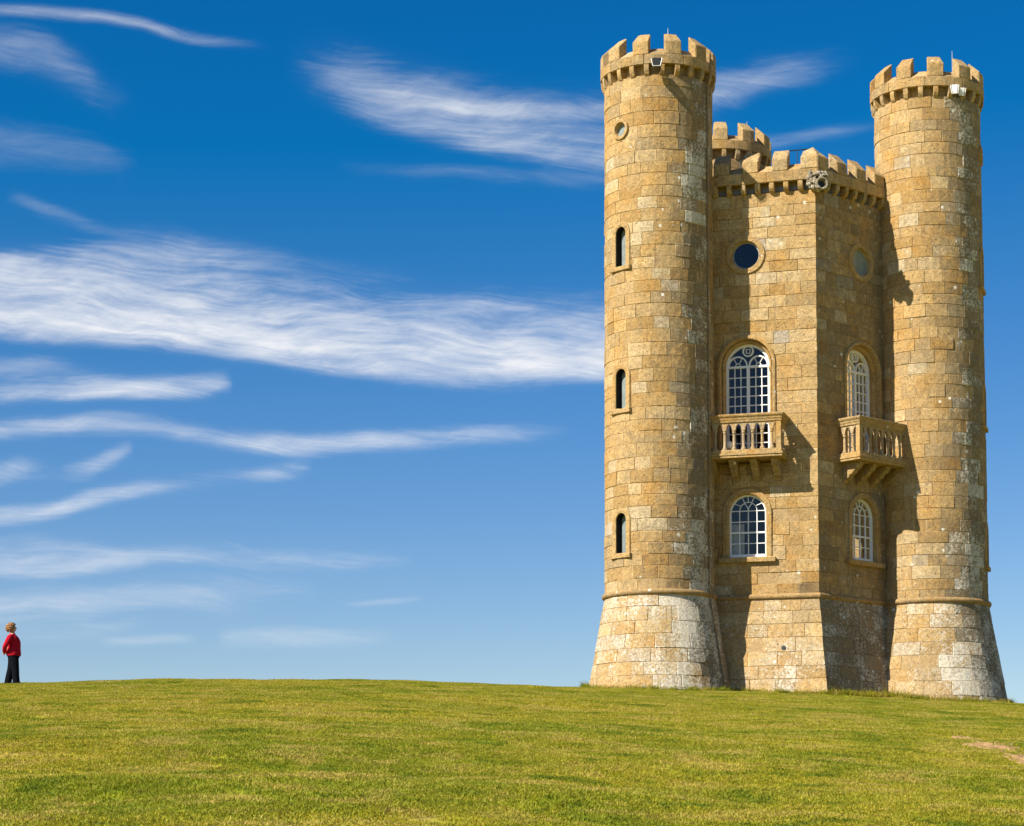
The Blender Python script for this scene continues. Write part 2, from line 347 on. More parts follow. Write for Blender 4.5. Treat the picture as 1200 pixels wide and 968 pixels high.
def build_ground():
    rad = np.concatenate([np.linspace(.6, 110, 300), np.geomspace(112, 5000, 70)])
    ang = np.concatenate([np.linspace(-PI, -.6, 60)[:-1], np.linspace(-.6, .6, 220), np.linspace(.6, PI, 60)[1:-1]])
    n = len(ang); RR, AA = np.meshgrid(rad, ang, indexing='ij')
    X = EYE.x+RR*np.sin(AA+TH0); Y = EYE.y+RR*np.cos(AA+TH0); Z = height(X, Y)
    v = np.stack([X, Y, Z], -1).reshape(-1, 3).tolist(); c = len(v); v.append((EYE.x, EYE.y, gz(EYE.x, EYE.y)))
    f = [(i*n+j, i*n+(j+1) % n, (i+1)*n+(j+1) % n, (i+1)*n+j) for i in range(len(rad)-1) for j in range(n)]
    f += [(c, (j+1) % n, j) for j in range(n)]
    f = [t[::-1] for t in f]
    me = bpy.data.meshes.new('ground'); me.from_pydata(v, [], f); me.polygons.foreach_set('use_smooth', [True]*len(f)); me.update()
    return me
def grass_color(n, pos, fine=True):
    p1 = n.noise(pos, .20, 5, .62, .4); p2 = n.noise(pos, 1.1, 7, .72, .4); p3 = n.noise(pos, 9.0, 4, .6)
    c = n.mix(n.map(p1, .36, .64), (.250, .268, .013), (.375, .328, .024))
    c = n.mix(n.map(p2, .48, .62, 0, .85), c, (.46, .365, .085))
    c = n.mix(n.map(p2, .48, .36, 0, .95), c, (.150, .195, .010))
    c = n.mix(n.map(n.noise(pos, 2.3, 8, .75, .5), .60, .70, 0, .75), c, (.20, .135, .05))
    k = n.map(p3, .3, .7, .82, 1.2, t='LINEAR')
    s = n.node('ShaderNodeVectorMath', operation='SCALE'); n.put(s.inputs[0], c); n.put(s.inputs['Scale'], k); return s.outputs[0]
mt, n, b = mat('turf'); pos = n.node('ShaderNodeNewGeometry').outputs['Position']
c = grass_color(n, pos); c = n.mix(n.map(n.noise(pos, 5.0, 6, .7), .60, .70, 0, .7), c, (.22, .15, .07)); n.put(b.inputs['Base Color'], c)
b.inputs['Roughness'].default_value = .95; b.inputs['Specular IOR Level'].default_value = .1
bp = n.node('ShaderNodeBump'); bp.inputs['Strength'].default_value = .8; bp.inputs['Distance'].default_value = .05
n.put(bp.inputs['Height'], n.noise(pos, 14.0, 6, .7)); n.put(b.inputs['Normal'], bp.outputs[0]); M['turf'] = mt
g = obj('ground', build_ground(), 'turf'); g['kind'] = 'structure'; g['label'] = 'grassy hilltop rising to the tower'

# ------------------------------------------------------------------ tower
AF = -1.23997; RT_, RH = 5.0862, 4.3317; RS = 1.65; ZS = 2.93; ZT = 18.87; ZB = 15.57; BAT = .178
def pol(a, r): return Vector((math.cos(a)*r, math.sin(a)*r, 0))
FC = pol(AF, RH)
TUR = {'L': AF-PI/3, 'R': AF+PI/3, 'B': AF+PI}
TC = {k: pol(a, RT_) for k, a in TUR.items()}
tower = thing('stone_tower', 'tall honey coloured stone tower with round battlemented turrets standing on the grass', 'tower', (0, 0, 0))

def batter(z): return max(0.0, ZS-z)*BAT
def tur_map(k):
    c = TC[k]; a0 = TUR[k]
    def f(s, z, off):
        a = a0+s/RS; r = RS+batter(z)+off; return (c.x+r*math.cos(a), c.y+r*math.sin(a), z)
    return f
def face_axes(k):     # k=-1 face to the left of the free corner, +1 to the right
    d = (pol(AF+k*PI/3, RH)-FC).normalized(); nrm = pol(AF+k*PI/6, 1); return d, nrm
def wall_map(k):
    d, nrm = face_axes(k)
    def f(s, z, off):
        p = FC+d*s+nrm*(off+batter(z)); return (p.x, p.y, z)
    return f
WC = 2.15      # windows stand on this line of each wall, measured from the free corner
ARCH = lambda c, hw, z0, zs: ('arch', c, hw, z0, zs)
WALL_HOLES = [('circ', WC, .50, 13.42), ARCH(WC, .81, 7.0, 10.03), ARCH(WC, .66, 4.06, 5.49)]
TUR_HOLES = [ARCH(0, .29, 12.80, 13.80), ARCH(0, .29, 8.47, 9.50), ARCH(0, .29, 4.13, 5.16), ('circ', 0, .265, 17.02)]
def hole_hw(h, z):
    if h[0] == 'circ':
        d = abs(z-h[3]); return math.sqrt(max(0, h[2]**2-d*d))
    _, c, hw, z0, zs = h
    if z < z0: return 0
    if z <= zs: return hw
    d = z-zs; return math.sqrt(max(0, hw*hw-d*d))
def hole_span(h):
    return (h[3]-h[2], h[3]+h[2]) if h[0] == 'circ' else (h[3], h[4]+h[2])

STONES = []   # (owner, MB, weight)
def stone(owner, mp, zs, ls, rs, ncol, lich_shade, bev=.008, proud=None, warm=.0, open_left=False, fat=.0):
    g = rng.choice((.002, .0035, .005)); mb = MB()
    if proud is None: proud = rng.normal(.003, .005)
    if rng.random() < .07: proud -= .014; bev *= 1.8
    proud = max(-.013, min(.014, proud))
    nr = len(zs); t = stone_tint(warm)
    bl = bev*rng.uniform(.5, 2.2)
    def grid(inset, off, jit):
        rows = []
        for i, z in enumerate(zs):
            zz = z+(g+inset if i == 0 else 0)-(g+inset if i == nr-1 else 0)
            l = ls[i]+(0 if open_left else g+inset); r = rs[i]-g-inset
            if open_left: l = ls[i]-(off+.012)*.577
            row = []
            for j in range(ncol+1):
                q = j/ncol; edge = i in (0, nr-1) or j in (0, ncol)
                dz = rng.uniform(-jit, jit) if edge else 0
                row.append(mb.addv(mp(l+(r-l)*q+(rng.uniform(-jit, jit) if (j in (0, ncol) and not (open_left and j == 0)) else 0), zz+dz, off+(rng.uniform(-jit, jit)*.6 if not open_left else 0))))
            rows.append(row)
        return rows
    B = grid(0, -.012, 0); O = grid(bl, proud, .006)
    def ring(G): return G[0]+[r[-1] for r in G[1:]]+G[-1][-2::-1]+[r[0] for r in G[-2:0:-1]]
    for i in range(nr-1):
        for j in range(ncol): mb.face((O[i][j], O[i][j+1], O[i+1][j+1], O[i+1][j]), t, lich_shade)
    b_, o_ = ring(B), ring(O)
    for i in range(len(b_)):
        j = (i+1) % len(b_); mb.face((b_[i], b_[j], o_[j], o_[i]), t, lich_shade)
    # orientation: make the first face look outward
    p = [Vector(mb.v[i]) for i in mb.f[0]]; nn = (p[1]-p[0]).cross(p[2]-p[0])
    out = Vector(mp(ls[0], zs[0], 1.0))-Vector(mp(ls[0], zs[0], 0.0))
    if nn.dot(out) < 0: mb.f = [f[::-1] for f in mb.f]
    cen = Vector(mp((ls[0]+rs[0])/2, (zs[0]+zs[-1])/2, 0)); nd = Vector(mp((ls[0]+rs[0])/2, (zs[0]+zs[-1])/2, 1))-cen; nd.normalize()
    vd = (EYE-cen).normalized(); wgt = max(0, nd.dot(vd))*sum((r-l) for l, r in zip(ls, rs))/nr*(zs[-1]-zs[0])
    STONES.append((owner, mb, wgt))
def course(owner, mp, z0, z1, s0, s1, wmin, wmax, holes, lich_shade, curved, left_fn=None, warm=.0):
    hs = [h for h in holes if hole_span(h)[0] < z1-.01 and hole_span(h)[1] > z0+.01]
    s = s0; cuts = [s0]
    while True:
        s += rng.uniform(wmin, wmax)
        if s > s1-wmin*.6: break
        cuts.append(s)
    cuts.append(s1)
    for a, b in zip(cuts, cuts[1:]):
        first = (a == s0 and left_fn is not None)
        pieces = [(a, b, None, 0)]
        for h in hs:
            c = h[1]; new = []
            for (pa, pb, hh, side) in pieces:
                hw = max(hole_hw(h, z) for z in np.linspace(z0, z1, 9))
                if pb <= c-hw or pa >= c+hw: new.append((pa, pb, hh, side)); continue
                if pa < c: new.append((pa, min(pb, c), h, -1))
                if pb > c: new.append((max(pa, c), pb, h, 1))
            pieces = new
        for (pa, pb, h, side) in pieces:
            if h is None:
                zs = [z0, z1]; ls = [pa, pa]; rs = [pb, pb]
                if first and pa == a: ls = [left_fn(z0), left_fn(z1)]
                if pb-pa < .07: continue
                nc = max(2, int((pb-pa)/.2)) if curved else max(1, int((pb-pa)/.35))
                stone(owner, mp, zs, ls, rs, nc, lich_shade((pa+pb)/2, (z0+z1)/2), warm=warm, open_left=first and pa == a)
            else:
                lo, hi = hole_span(h); za, zb = z0, z1
                zs = list(np.linspace(za, zb, 7)); ws = [hole_hw(h, z) for z in zs]
                if side < 0: ls = [pa]*7; rs = [min(pb, h[1]-q) for q in ws]
                else: ls = [max(pa, h[1]+q) for q in ws]; rs = [pb]*7
                ok = [i for i in range(7) if rs[i]-ls[i] > .05]
                if len(ok) < 2: continue
                i0, i1 = ok[0], ok[-1]
                stone(owner, mp, zs[i0:i1+1], ls[i0:i1+1], rs[i0:i1+1], 2, lich_shade((pa+pb)/2, (z0+z1)/2), warm=warm)
def courses(z0, z1, h, var):
    zs = [z0]
    while zs[-1] < z1-h*.6: zs.append(zs[-1]+h*rng.uniform(1-var, 1+var))
    k = (z1-z0)/(zs[-1]-z0); return [z0+(z-z0)*k for z in zs]

def grid_core(mp, s_lines, z_lines, holes, closed=False):
    mb = MB(); 
    for h in holes:
        lo, hi = hole_span(h); z_lines = sorted(set(z_lines+[lo, hi])); hw = h[2]; s_lines = sorted(set(s_lines+[h[1]-hw, h[1]+hw]))
    idx = [[mb.addv(mp(s, z, -.013)) for s in s_lines] for z in z_lines]
    for i in range(len(z_lines)-1):
        for j in range(len(s_lines)-1):
            sm, zm = (s_lines[j]+s_lines[j+1])/2, (z_lines[i]+z_lines[i+1])/2
            if any(abs(sm-h[1]) < h[2] and hole_span(h)[0] < zm < hole_span(h)[1] for h in holes): continue
            mb.face((idx[i][j], idx[i][j+1], idx[i+1][j+1], idx[i+1][j]))
    return mb

turret = {}
for k in 'LRB':
    sl = list(np.linspace(-PI*RS, PI*RS, 73)); z_l = [-1.2, ZS] + [float(z) for z in np.linspace(ZS, ZT-.30, 9)[1:]]
    turret[k] = obj('turret', grid_core(tur_map(k), sl, z_l, TUR_HOLES).mesh('turret_core', True), 'mortar', tower)
    turret[k]['label'] = {'L': 'round turret left of the sunlit wall', 'R': 'round turret beside the shaded wall', 'B': 'rear turret behind the roof parapet'}[k]
hexm = MB()
zl = [-1.2, ZS, ZB+.2]
wallo = {}
for k in (-1, 1):
    mpf = wall_map(k)
    mb = grid_core(mpf, [0.0, .6, 1.2, 3.2, RH], [ZS, 6.5, 12.0, ZB-.27], WALL_HOLES)
    # battered foot
    for a, b in ((0.0, RH),):
        f = lambda s, z: mb.addv(mpf(s-(batter(z)*.577 if s == 0 else -batter(z)*.577), z, -.013))
        mb.face((f(a, -1.2), f(b, -1.2), f(b, ZS), f(a, ZS)))
    wallo[k] = obj('wall', mb.mesh('wall_core'), 'mortar', tower)
    wallo[k]['label'] = 'sunlit wall between corner and turret' if k < 0 else 'shaded wall between corner and turret'
mb = MB()
for j in (1, 2, 3, 4):
    a, b = pol(AF+j*PI/3, RH-.02), pol(AF+(j+1)*PI/3, RH-.02)
    i = len(mb.v); mb.v += [(a.x, a.y, -1.2), (b.x, b.y, -1.2), (b.x, b.y, ZB+.9), (a.x, a.y, ZB+.9)]; mb.face((i, i+1, i+2, i+3), (.5, .33, .14), .3)
obj('rear_wall', mb.mesh('rear_wall'), 'stone', tower)
for nm, z, r in (('roof', ZB-.1, RH-.03), ('upper_floor', 11.7, RH-.05), ('lower_floor', 7.2, RH-.05), ('ground_floor', 3.1, RH-.05)):
    mb = MB(); i = [mb.addv(pol(AF+j*PI/3, r)+Vector((0, 0, z))) for j in range(6)]; i2 = [mb.addv(pol(AF+j*PI/3, r)+Vector((0, 0, z-.15))) for j in range(6)]
    mb.face(i); mb.face(i2[::-1])
    for j in range(6): mb.face((i2[j], i2[(j+1) % 6], i[(j+1) % 6], i[j]))
    obj(nm, mb.mesh(nm), 'lead' if nm == 'roof' else 'mortar', tower)

pt = MB(); a, b = FC*.93, FC*-.2; i = [pt.addv(v) for v in ((a.x, a.y, -.5), (b.x, b.y, -.5), (b.x, b.y, ZB-.2), (a.x, a.y, ZB-.2))]; pt.face(i)  # added unseen panel, stops sun from one wall's windows showing through the other's
obj('light_block', pt.mesh('light_block'), 'lead', tower)
pt = MB(); d_, n_ = face_axes(1); i = [pt.addv(FC+d_*q+n_*-1.0+Vector((0, 0, z))) for q, z in ((.0, -.5), (4.6, -.5), (4.6, ZB-.2), (.0, ZB-.2))]; pt.face(i)  # second added panel, keeps the view through the shaded windows dark
obj('light_block', pt.mesh('light_block'), 'lead', tower)
VA = {k: math.atan2((EYE-TC[k]).y, (EYE-TC[k]).x) for k in TC}
def tur_lichen_shade(k):
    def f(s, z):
        a = TUR[k]+s/RS-VA[k]; a = (a+PI) % (2*PI)-PI        # 0 faces the lens side, + to the shaded side
        side = math.exp(-((a-.85)/.58)**2)  # lichen band, raised so its grey paints shade onto the turret's side
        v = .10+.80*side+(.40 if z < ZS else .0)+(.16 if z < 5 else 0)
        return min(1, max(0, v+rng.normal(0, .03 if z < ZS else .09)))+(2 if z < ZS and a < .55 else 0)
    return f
for k in 'LRB':
    lo = -.75 if k != 'B' else 14.6
    if k != 'B':
        for z0, z1 in zip((q := courses(-.85, ZS, .43, .06)), q[1:]):
            course(turret[k], tur_map(k), z0, z1, -PI*RS, PI*RS, .62, 1.05, [], tur_lichen_shade(k), True, warm=.2)
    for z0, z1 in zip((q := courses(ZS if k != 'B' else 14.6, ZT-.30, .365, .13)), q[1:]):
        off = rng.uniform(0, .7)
        course(turret[k], tur_map(k), z0, z1, -PI*RS+off-.7, PI*RS+off-.7, .42, .92, TUR_HOLES, tur_lichen_shade(k), True)
for k in (-1, 1):
    lf = (lambda s, z: min(1, max(0, .12+(.54 if z < ZS else 0)+rng.normal(0, .04)))+(2 if z < ZS else 0)) if k < 0 else (lambda s, z: min(1, max(0, .46+(.40 if z < ZS else 0)+.15*(s > 2.6)+rng.normal(0, .08))))  # more lichen grey on the shaded wall, painting its shade darker
    rng = np.random.default_rng(21); qz = courses(-.85, ZS, .43, .06); qw = courses(ZS, ZB-.27, .365, .13); rng = np.random.default_rng(31+k)
    for z0, z1 in zip(qz, qz[1:]):
        course(wallo[k], wall_map(k), z0, z1, -batter((z0+z1)/2)*.577, 3.9, .5, 1.0, [], lf, False, left_fn=lambda z: -batter(z)*.577, warm=.2)
    for z0, z1 in zip(qw, qw[1:]):
        course(wallo[k], wall_map(k), z0, z1, 0.0, 3.9, .40, .95, WALL_HOLES, lf, False, left_fn=lambda z: 0.0)
order = sorted(range(len(STONES)), key=lambda i: -STONES[i][2]); single = set(order[:300])
rest = MB()
for i, (ow, mb, _) in enumerate(STONES):
    if i in single: obj('stone', mb.mesh('stone'), 'stone', ow)
    else: rest.merge(mb)
o = obj('stonework', rest.mesh('stonework'), 'stone', tower); o['kind'] = 'stuff'

# string course: a rounded roll all round
def roll_ring(k):
    mb = MB(); prof = [(RS-.03, -.10)]+[(RS+.0+0.088*math.cos(t), 0.088*math.sin(t)) for t in np.linspace(-PI/2, PI/2, 9)]+[(RS-.03, .10)]
    mb.lathe(prof, 72, (TC[k].x, TC[k].y, ZS), t=(.46, .31, .135), l=.35); return fix(mb.mesh('string_course', True))
for k in 'LRB': obj('string_course', roll_ring(k), 'stone', tower)
for k in (-1, 1):
    mb = MB(); mp = wall_map(k); n = 9; rows = []
    for s in (0, .5, 1.3, 2.2, 3.0, 3.8):
        row = []
        for t in np.linspace(-PI/2, PI/2, n):
            off = 0.088*math.cos(t); row.append(mb.addv((lambda p: (p[0], p[1], ZS+0.088*math.sin(t)))(mp(s-(off*.577 if s == 0 else 0), ZS, off))))
        rows.append(row)
    for u, v in zip(rows, rows[1:]):
        for j in range(n-1): mb.face((u[j], u[j+1], v[j+1], v[j]), (.46, .31, .135), .3)
    obj('string_course', fix(mb.mesh('string_course', True)), 'stone', tower)

_mp = wall_map(-1); _c = Vector(_mp(1.02, 1.36, .006)); _u = (Vector(_mp(1.5, 1.36, .006))-_c).normalized(); _v = (Vector(_mp(1.02, 1.9, .006))-_c).normalized(); _n = _u.cross(_v); _n = _n if _n.dot(nrm_ := face_axes(-1)[1]) > 0 else -_n
dh = MB(); rows = [[dh.addv(_c+(_u*math.cos(2*PI*j/12)+_v*math.sin(2*PI*j/12))*r+_n*o) for j in range(12)] for r, o in ((.075, -.01), (.07, .014), (.045, .016), (.042, .004))]
for u_, v_ in zip(rows, rows[1:]):
    for j in range(12): dh.face((u_[j], u_[(j+1) % 12], v_[(j+1) % 12], v_[j]))
dh.face(rows[-1]); obj('drain_hole', fix(dh.mesh('drain_hole')), 'dark_metal', tower)

# ------------------------------------------------------------------ parapets
def ang_block(c, a0, a1, prof, n=3):
    """solid swept in angle: prof is a closed polygon of (r,z)"""
    mb = MB(); t = stone_tint(.3); l = float(rng.uniform(.05, .45)); rows = []
    for j in range(n+1):
        a = a0+(a1-a0)*j/n; rows.append([mb.addv((c.x+r*math.cos(a), c.y+r*math.sin(a), z)) for r, z in prof])
    for u, v in zip(rows, rows[1:]):
        for i in range(len(prof)): q = (i+1) % len(prof); mb.face((u[i], u[q], v[q], v[i]), t, l)
    mb.face(rows[0][::-1], t, l); mb.face(rows[-1], t, l); return mb
def finish(mb, name, bev=.015, jit=.004): 
    t, l = mb.t[0], mb.l[0]; me = mb.mesh(name); fix(me, bev, jit)
    return me
RP, TP = 1.77, .36
def tur_parapet(k, moff, coff):
    c = TC[k]; a_ref = VA[k]
    par = MB(); par.lathe([(RS+.0, ZT-.301), (RS-.14, ZT-.27), (RS-.14, ZT+.01), (RP-TP-.05, ZT+.03), (RP-TP-.05, ZT+.25), (.01, ZT+.25)], 48, (c.x, c.y, 0), t=(.4, .27, .12), l=.2)
    po = obj('parapet', par.mesh('parapet'), 'mortar', tower)
    vis = lambda a: True
    for i in range(11):
        a = a_ref+R_(moff)+2*PI*i/11; hw = R_(8.25)
        g = .006/RP
        m_ = ang_block(c, a-hw, a+hw, [(RP, ZT+.30), (RP, ZT+.71), (RP-TP, ZT+1.04), (RP-TP, ZT+.26)])
        obj('merlon', finish(m_, 'merlon', .022, .006), 'stone', po)
        s_ = ang_block(c, a+hw+.002, a+2*PI/11-hw-.002, [(RP-.012, ZT+.303), (RP-TP-.01, ZT+.58), (RP-TP-.01, ZT+.262)])
        obj('crenel_sill', finish(s_, 'crenel_sill', .012, .004), 'stone', po)
    nb = 9; off = rng.uniform(0, .6)
    for i in range(nb):
        a = off+2*PI*i/nb; q = ang_block(c, a+.003, a+2*PI/nb-.003, [(RP, ZT), (RP+.004, ZT+.298), (RP-TP, ZT+.298), (RP-TP, ZT)], 8)
        obj('parapet_stone', finish(q, 'parapet_stone', .012, .003), 'stone', po)
    for i in range(23):
        a = a_ref+R_(coff)+2*PI*i/23; hw = .078/RP
        prof = [(RS-.15, ZT-.002), (RP-.015, ZT-.002), (RP-.02, ZT-.14), (RP-.03, ZT-.20), (RP-.06, ZT-.27), (RS+.02, ZT-.33), (RS-.15, ZT-.34)]
        obj('corbel', finish(ang_block(c, a-hw, a+hw, prof, 1), 'corbel', .010, .004), 'stone', po)
    return po
tur_parapet('L', 15.2, 4.0); tur_parapet('R', 9.3, 9.6); tur_parapet('B', 1.0, 5.0)

OV = .22
def wall_block(k, s0, s1, prof, cut0=False):
    """prof: closed polygon of (offset, z); cut0: mitre the end at the free corner"""
    d, nrm = face_axes(k); mb = MB(); t = stone_tint(.3); l = float(rng.uniform(.05, .4)); rows = []
    for j, s in enumerate((s0, s1)):
        rows.append([mb.addv(FC+d*(s-(o*.577 if (cut0 and j == 0) else 0))+nrm*o+Vector((0, 0, z))) for o, z in prof])
    u, v = rows
    for i in range(len(prof)): q = (i+1) % len(prof); mb.face((u[i], u[q], v[q], v[i]), t, l)
    mb.face(u[::-1], t, l); mb.face(v, t, l); return mb
par = {}
for k in (-1, 1):
    core = wall_block(k, .0, 3.6, [(OV-TP-.02, ZB-.30), (-.0, ZB-.271), (-.12, ZB-.25), (-.12, ZB+.02), (OV-.05, ZB+.02), (OV-.05, ZB+.28), (OV-TP-.02, ZB+.28)])
    po = obj('parapet', core.mesh('parapet'), 'mortar', tower); par[k] = po
    edges = [0.0, .62, 1.45, 2.2, 3.0, 3.6]
    for i, (a, b) in enumerate(zip(edges, edges[1:])):
        obj('parapet_stone', finish(wall_block(k, a+(.003 if i else 0), b-.003, [(OV, ZB), (OV+.003, ZB+.325), (OV-TP, ZB+.325), (OV-TP, ZB+.03), (OV-.06, ZB)], cut0=(i == 0)), 'parapet_stone', .012, .003), 'stone', po)
    for j in range(3):
        a = .79+.905*j; b = a+.49
        obj('merlon', finish(wall_block(k, a, b, [(OV, ZB+.328), (OV, ZB+.70), (OV-TP, ZB+1.06), (OV-TP, ZB+.328)]), 'merlon', .025, .006), 'stone', po)
    for j in range(3):
        a = (.40 if j == 0 else .79+.905*(j-1)+.49)+.003; b = .79+.905*j-.003
        obj('crenel_sill', finish(wall_block(k, a, b, [(OV-.012, ZB+.329), (OV-TP, ZB+.60), (OV-TP, ZB+.33)]), 'crenel_sill', .012, .004), 'stone', po)
    for j in range(8):
        s = .42+.44*j
        prof = [(-.13, ZB-.002), (OV-.02, ZB-.002), (OV-.025, ZB-.13), (OV-.04, ZB-.19), (OV-.08, ZB-.25), (.03, ZB-.31), (-.13, ZB-.32)]
        obj('corbel', finish(wall_block(k, s-.075, s+.075, prof), 'corbel', .010, .004), 'stone', po)
# corner merlon with a hipped cap
mb = MB(); t = stone_tint(.4); dA, nA = face_axes(-1); dB, nB = face_axes(1); dF = pol(AF, 1)
plan = [FC+dF*(OV/math.cos(PI/6)), FC+dB*.40+nB*OV, FC+dB*.40+nB*(OV-TP), FC+dF*((OV-TP)/math.cos(PI/6)), FC+dA*.40+nA*(OV-TP), FC+dA*.40+nA*OV]
zt = [.72, .72, .97, 1.10, .97, .72]
lo = [mb.addv(p+Vector((0, 0, ZB+.329))) for p in plan]; hi = [mb.addv(p+Vector((0, 0, ZB+z))) for p, z in zip(plan, zt)]
for j in range(6): mb.face((lo[j], lo[(j+1) % 6], hi[(j+1) % 6], hi[j]), t, .3)
mb.face(lo[::-1], t, .3); mb.face((hi[0], hi[1], hi[2], hi[3]), t, .3); mb.face((hi[0], hi[3], hi[4], hi[5]), t, .3)
obj('merlon', finish(mb, 'merlon', .03, .006), 'stone', par[-1])

# ------------------------------------------------------------------ windows (local frame: x right, y inward, z up)
def frame_at(origin, right, z=0.0):
    x = right.normalized(); zz = Vector((0, 0, 1)); y = zz.cross(x); m_ = Matrix((x, y, zz)).transposed().to_4x4(); m_.translation = Vector((origin.x, origin.y, z)); return m_
def wall_frame(k, s=WC):
    d, nrm = face_axes(k); right = d if k > 0 else -d
    return frame_at(FC+d*s, right)
def tur_frame(k, ang=0.0, r=RS):
    a = TUR[k]+ang; return frame_at(TC[k]+pol(a, r), Vector((-math.sin(a), math.cos(a), 0)))
def arch_path(hw, z0, zs, n=20):
    return [(-hw, z0), (-hw, (z0+zs)/2)]+[(-hw*math.cos(PI*i/n), zs+hw*math.sin(PI*i/n)) for i in range(n+1)]+[(hw, (z0+zs)/2), (hw, z0)]
def circ_path(r, zc, n=32): return [(r*math.cos(2*PI*i/n), zc+r*math.sin(2*PI*i/n)) for i in range(n+1)]
def ring_steps(mb, paths_y, **k):
    """paths_y: list of (path, y); skins consecutive ones, so a moulded section follows the opening"""
    rows = [[mb.addv((x, y, z)) for x, z in p] for p, y in paths_y]
    for u, v in zip(rows, rows[1:]):
        for j in range(len(u)-1): mb.face((u[j], u[j+1], v[j+1], v[j]), **k)
def flat_ring(mb, po, pi, y0, y1, **k): ring_steps(mb, [(po, y1), (po, y0), (pi, y0), (pi, y1)], **k)
def bar(mb, p, q, wd, y0, y1, **k):
    a, b = Vector((p[0], 0, p[1])), Vector((q[0], 0, q[1])); d = (b-a).normalized(); s = Vector((-d.z, 0, d.x))*wd/2
    mb.prism([((a-s).x, (a-s).z), ((b-s).x, (b-s).z), ((b+s).x, (b+s).z), ((a+s).x, (a+s).z)], y0, y1, **k)
def pane_mesh(path, y):
    mb = MB(); mb.face([mb.addv((x, y, z)) for x, z in path]); return mb.mesh('pane')
def smooth_by_angle(me, ang=.7):
    me.polygons.foreach_set('use_smooth', [True]*len(me.polygons))
    bm = bmesh.new(); bm.from_mesh(me)
    for e in bm.edges: e.smooth = not (len(e.link_faces) == 2 and e.calc_face_angle(0) > ang)
    bm.to_mesh(me); bm.free(); return me
STT = dict(t=(.52, .36, .16), l=.12)

def mesh_set(parts): return {k: (me, mt) for k, me, mt in parts}
def place(frame_name, mw, fr, kids, label=None):
    o = obj(frame_name, fr[0], fr[1], tower, mw)
    if label: o['label'] = label
    for nm, me, mt in kids: obj(nm, me, mt, o)
    return o

# tall arched window
ZF, ZSP = 7.28, 10.03
mb = MB()
ring_steps(mb, [(arch_path(.90, ZF, ZSP), .03), (arch_path(.895, ZF, ZSP), -.045), (arch_path(.86, ZF, ZSP), -.065), (arch_path(.80, ZF, ZSP), -.055), (arch_path(.785, ZF, ZSP), .02), (arch_path(.77, ZF, ZSP), .13),
                (arch_path(.765, ZF, ZSP), .13), (arch_path(.745, ZF, ZSP), .09), (arch_path(.715, ZF, ZSP), .10), (arch_path(.70, ZF, ZSP), .14), (arch_path(.68, ZF, ZSP), .16), (arch_path(.68, ZF, ZSP), .45)], **STT)
sur = smooth_by_angle(fix(mb.mesh('surround')))
caps = []
for sx in (-1, 1):
    c_ = MB(); x0, x1 = sorted((sx*.675, sx*.765)); c_.box(x0, x1, .07, .2, ZSP-.20, ZSP-.14, **STT); c_.box(x0-.006, x1+.006, .055, .2, ZSP-.14, ZSP-.08, **STT); caps.append(finish(c_, 'capital', .006, 0))
fr = MB(); Y0, Y1 = .27, .36
flat_ring(fr, arch_path(.685, ZF, ZSP), arch_path(.60, ZF, ZSP), Y0, Y1)
fr = smooth_by_angle(fix(fr.mesh('window_frame')))
fr2 = MB(); fr2.box(-.045, .045, Y0-.003, Y1, ZF, ZSP+.02); fr2.box(-.62, .62, Y0-.006, Y1-.003, ZSP-.05, ZSP+.02); fr2.box(-.62, .62, Y0+.002, Y1+.02, ZF, ZF+.1)
mull = fix(fr2.mesh('mullion'))
tr = MB()
for sx in (-1, 1):
    cx = sx*.318; flat_ring(tr, [(cx+x, z) for x, z in arch_path(.300, ZSP+.015, ZSP+.03)], [(cx+x, z) for x, z in arch_path(.255, ZSP+.015, ZSP+.03)], Y0+.005, Y1-.01)
flat_ring(tr, circ_path(.175, ZSP+.47), circ_path(.130, ZSP+.47), Y0+.003, Y1-.008)
for a, b in (((-.06, -.06), (.06, -.06)), ((.06, -.06), (.06, .06)), ((.06, .06), (-.06, .06)), ((-.06, .06), (-.06, -.06))):
    bar(tr, (a[0], ZSP+.47+a[1]), (b[0], ZSP+.47+b[1]), .022, Y0+.02, Y1-.02)
trac = smooth_by_angle(fix(tr.mesh('tracery')))
gb = MB()
for sx in (-1, 1):
    for q in (.045+.185, .045+.37): gb.box(sx*q-.014, sx*q+.014, Y0+.025, Y1-.02, ZF+.09, ZSP-.04)
    for j in range(1, 9):
        z = ZF+.1+(ZSP-.05-ZF-.1)*j/9; x0, x1 = sorted((sx*.04, sx*.605)); gb.box(x0, x1, Y0+.022, Y1-.023, z-.014, z+.014)
    cx = sx*.318
    for an in (60, 120): bar(gb, (cx+.07*math.cos(R_(an)), ZSP+.03+.07*math.sin(R_(an))), (cx+.27*math.cos(R_(an)), ZSP+.03+.27*math.sin(R_(an))), .02, Y0+.02, Y1-.02)
    flat_ring(gb, [(cx+x, z) for x, z in arch_path(.085, ZSP+.015, ZSP+.03, 10)], [(cx+x, z) for x, z in arch_path(.062, ZSP+.015, ZSP+.03, 10)], Y0+.02, Y1-.02)
bars = fix(gb.mesh('glazing_bars'))
pn = pane_mesh(arch_path(.64, ZF, ZSP), Y0+.05)
for k in (-1, 1):
    w_ = place('window', wall_frame(k), (fr, 'white'), [('surround', sur, 'stone'), ('capital', caps[0], 'stone'), ('capital', caps[1], 'stone'), ('mullion', mull, 'white'), ('tracery', trac, 'white'), ('pane', pn, 'glass')], 'tall arched window behind the balcony')
    q = obj('glazing_bars', bars, 'white', w_); q['kind'] = 'stuff'

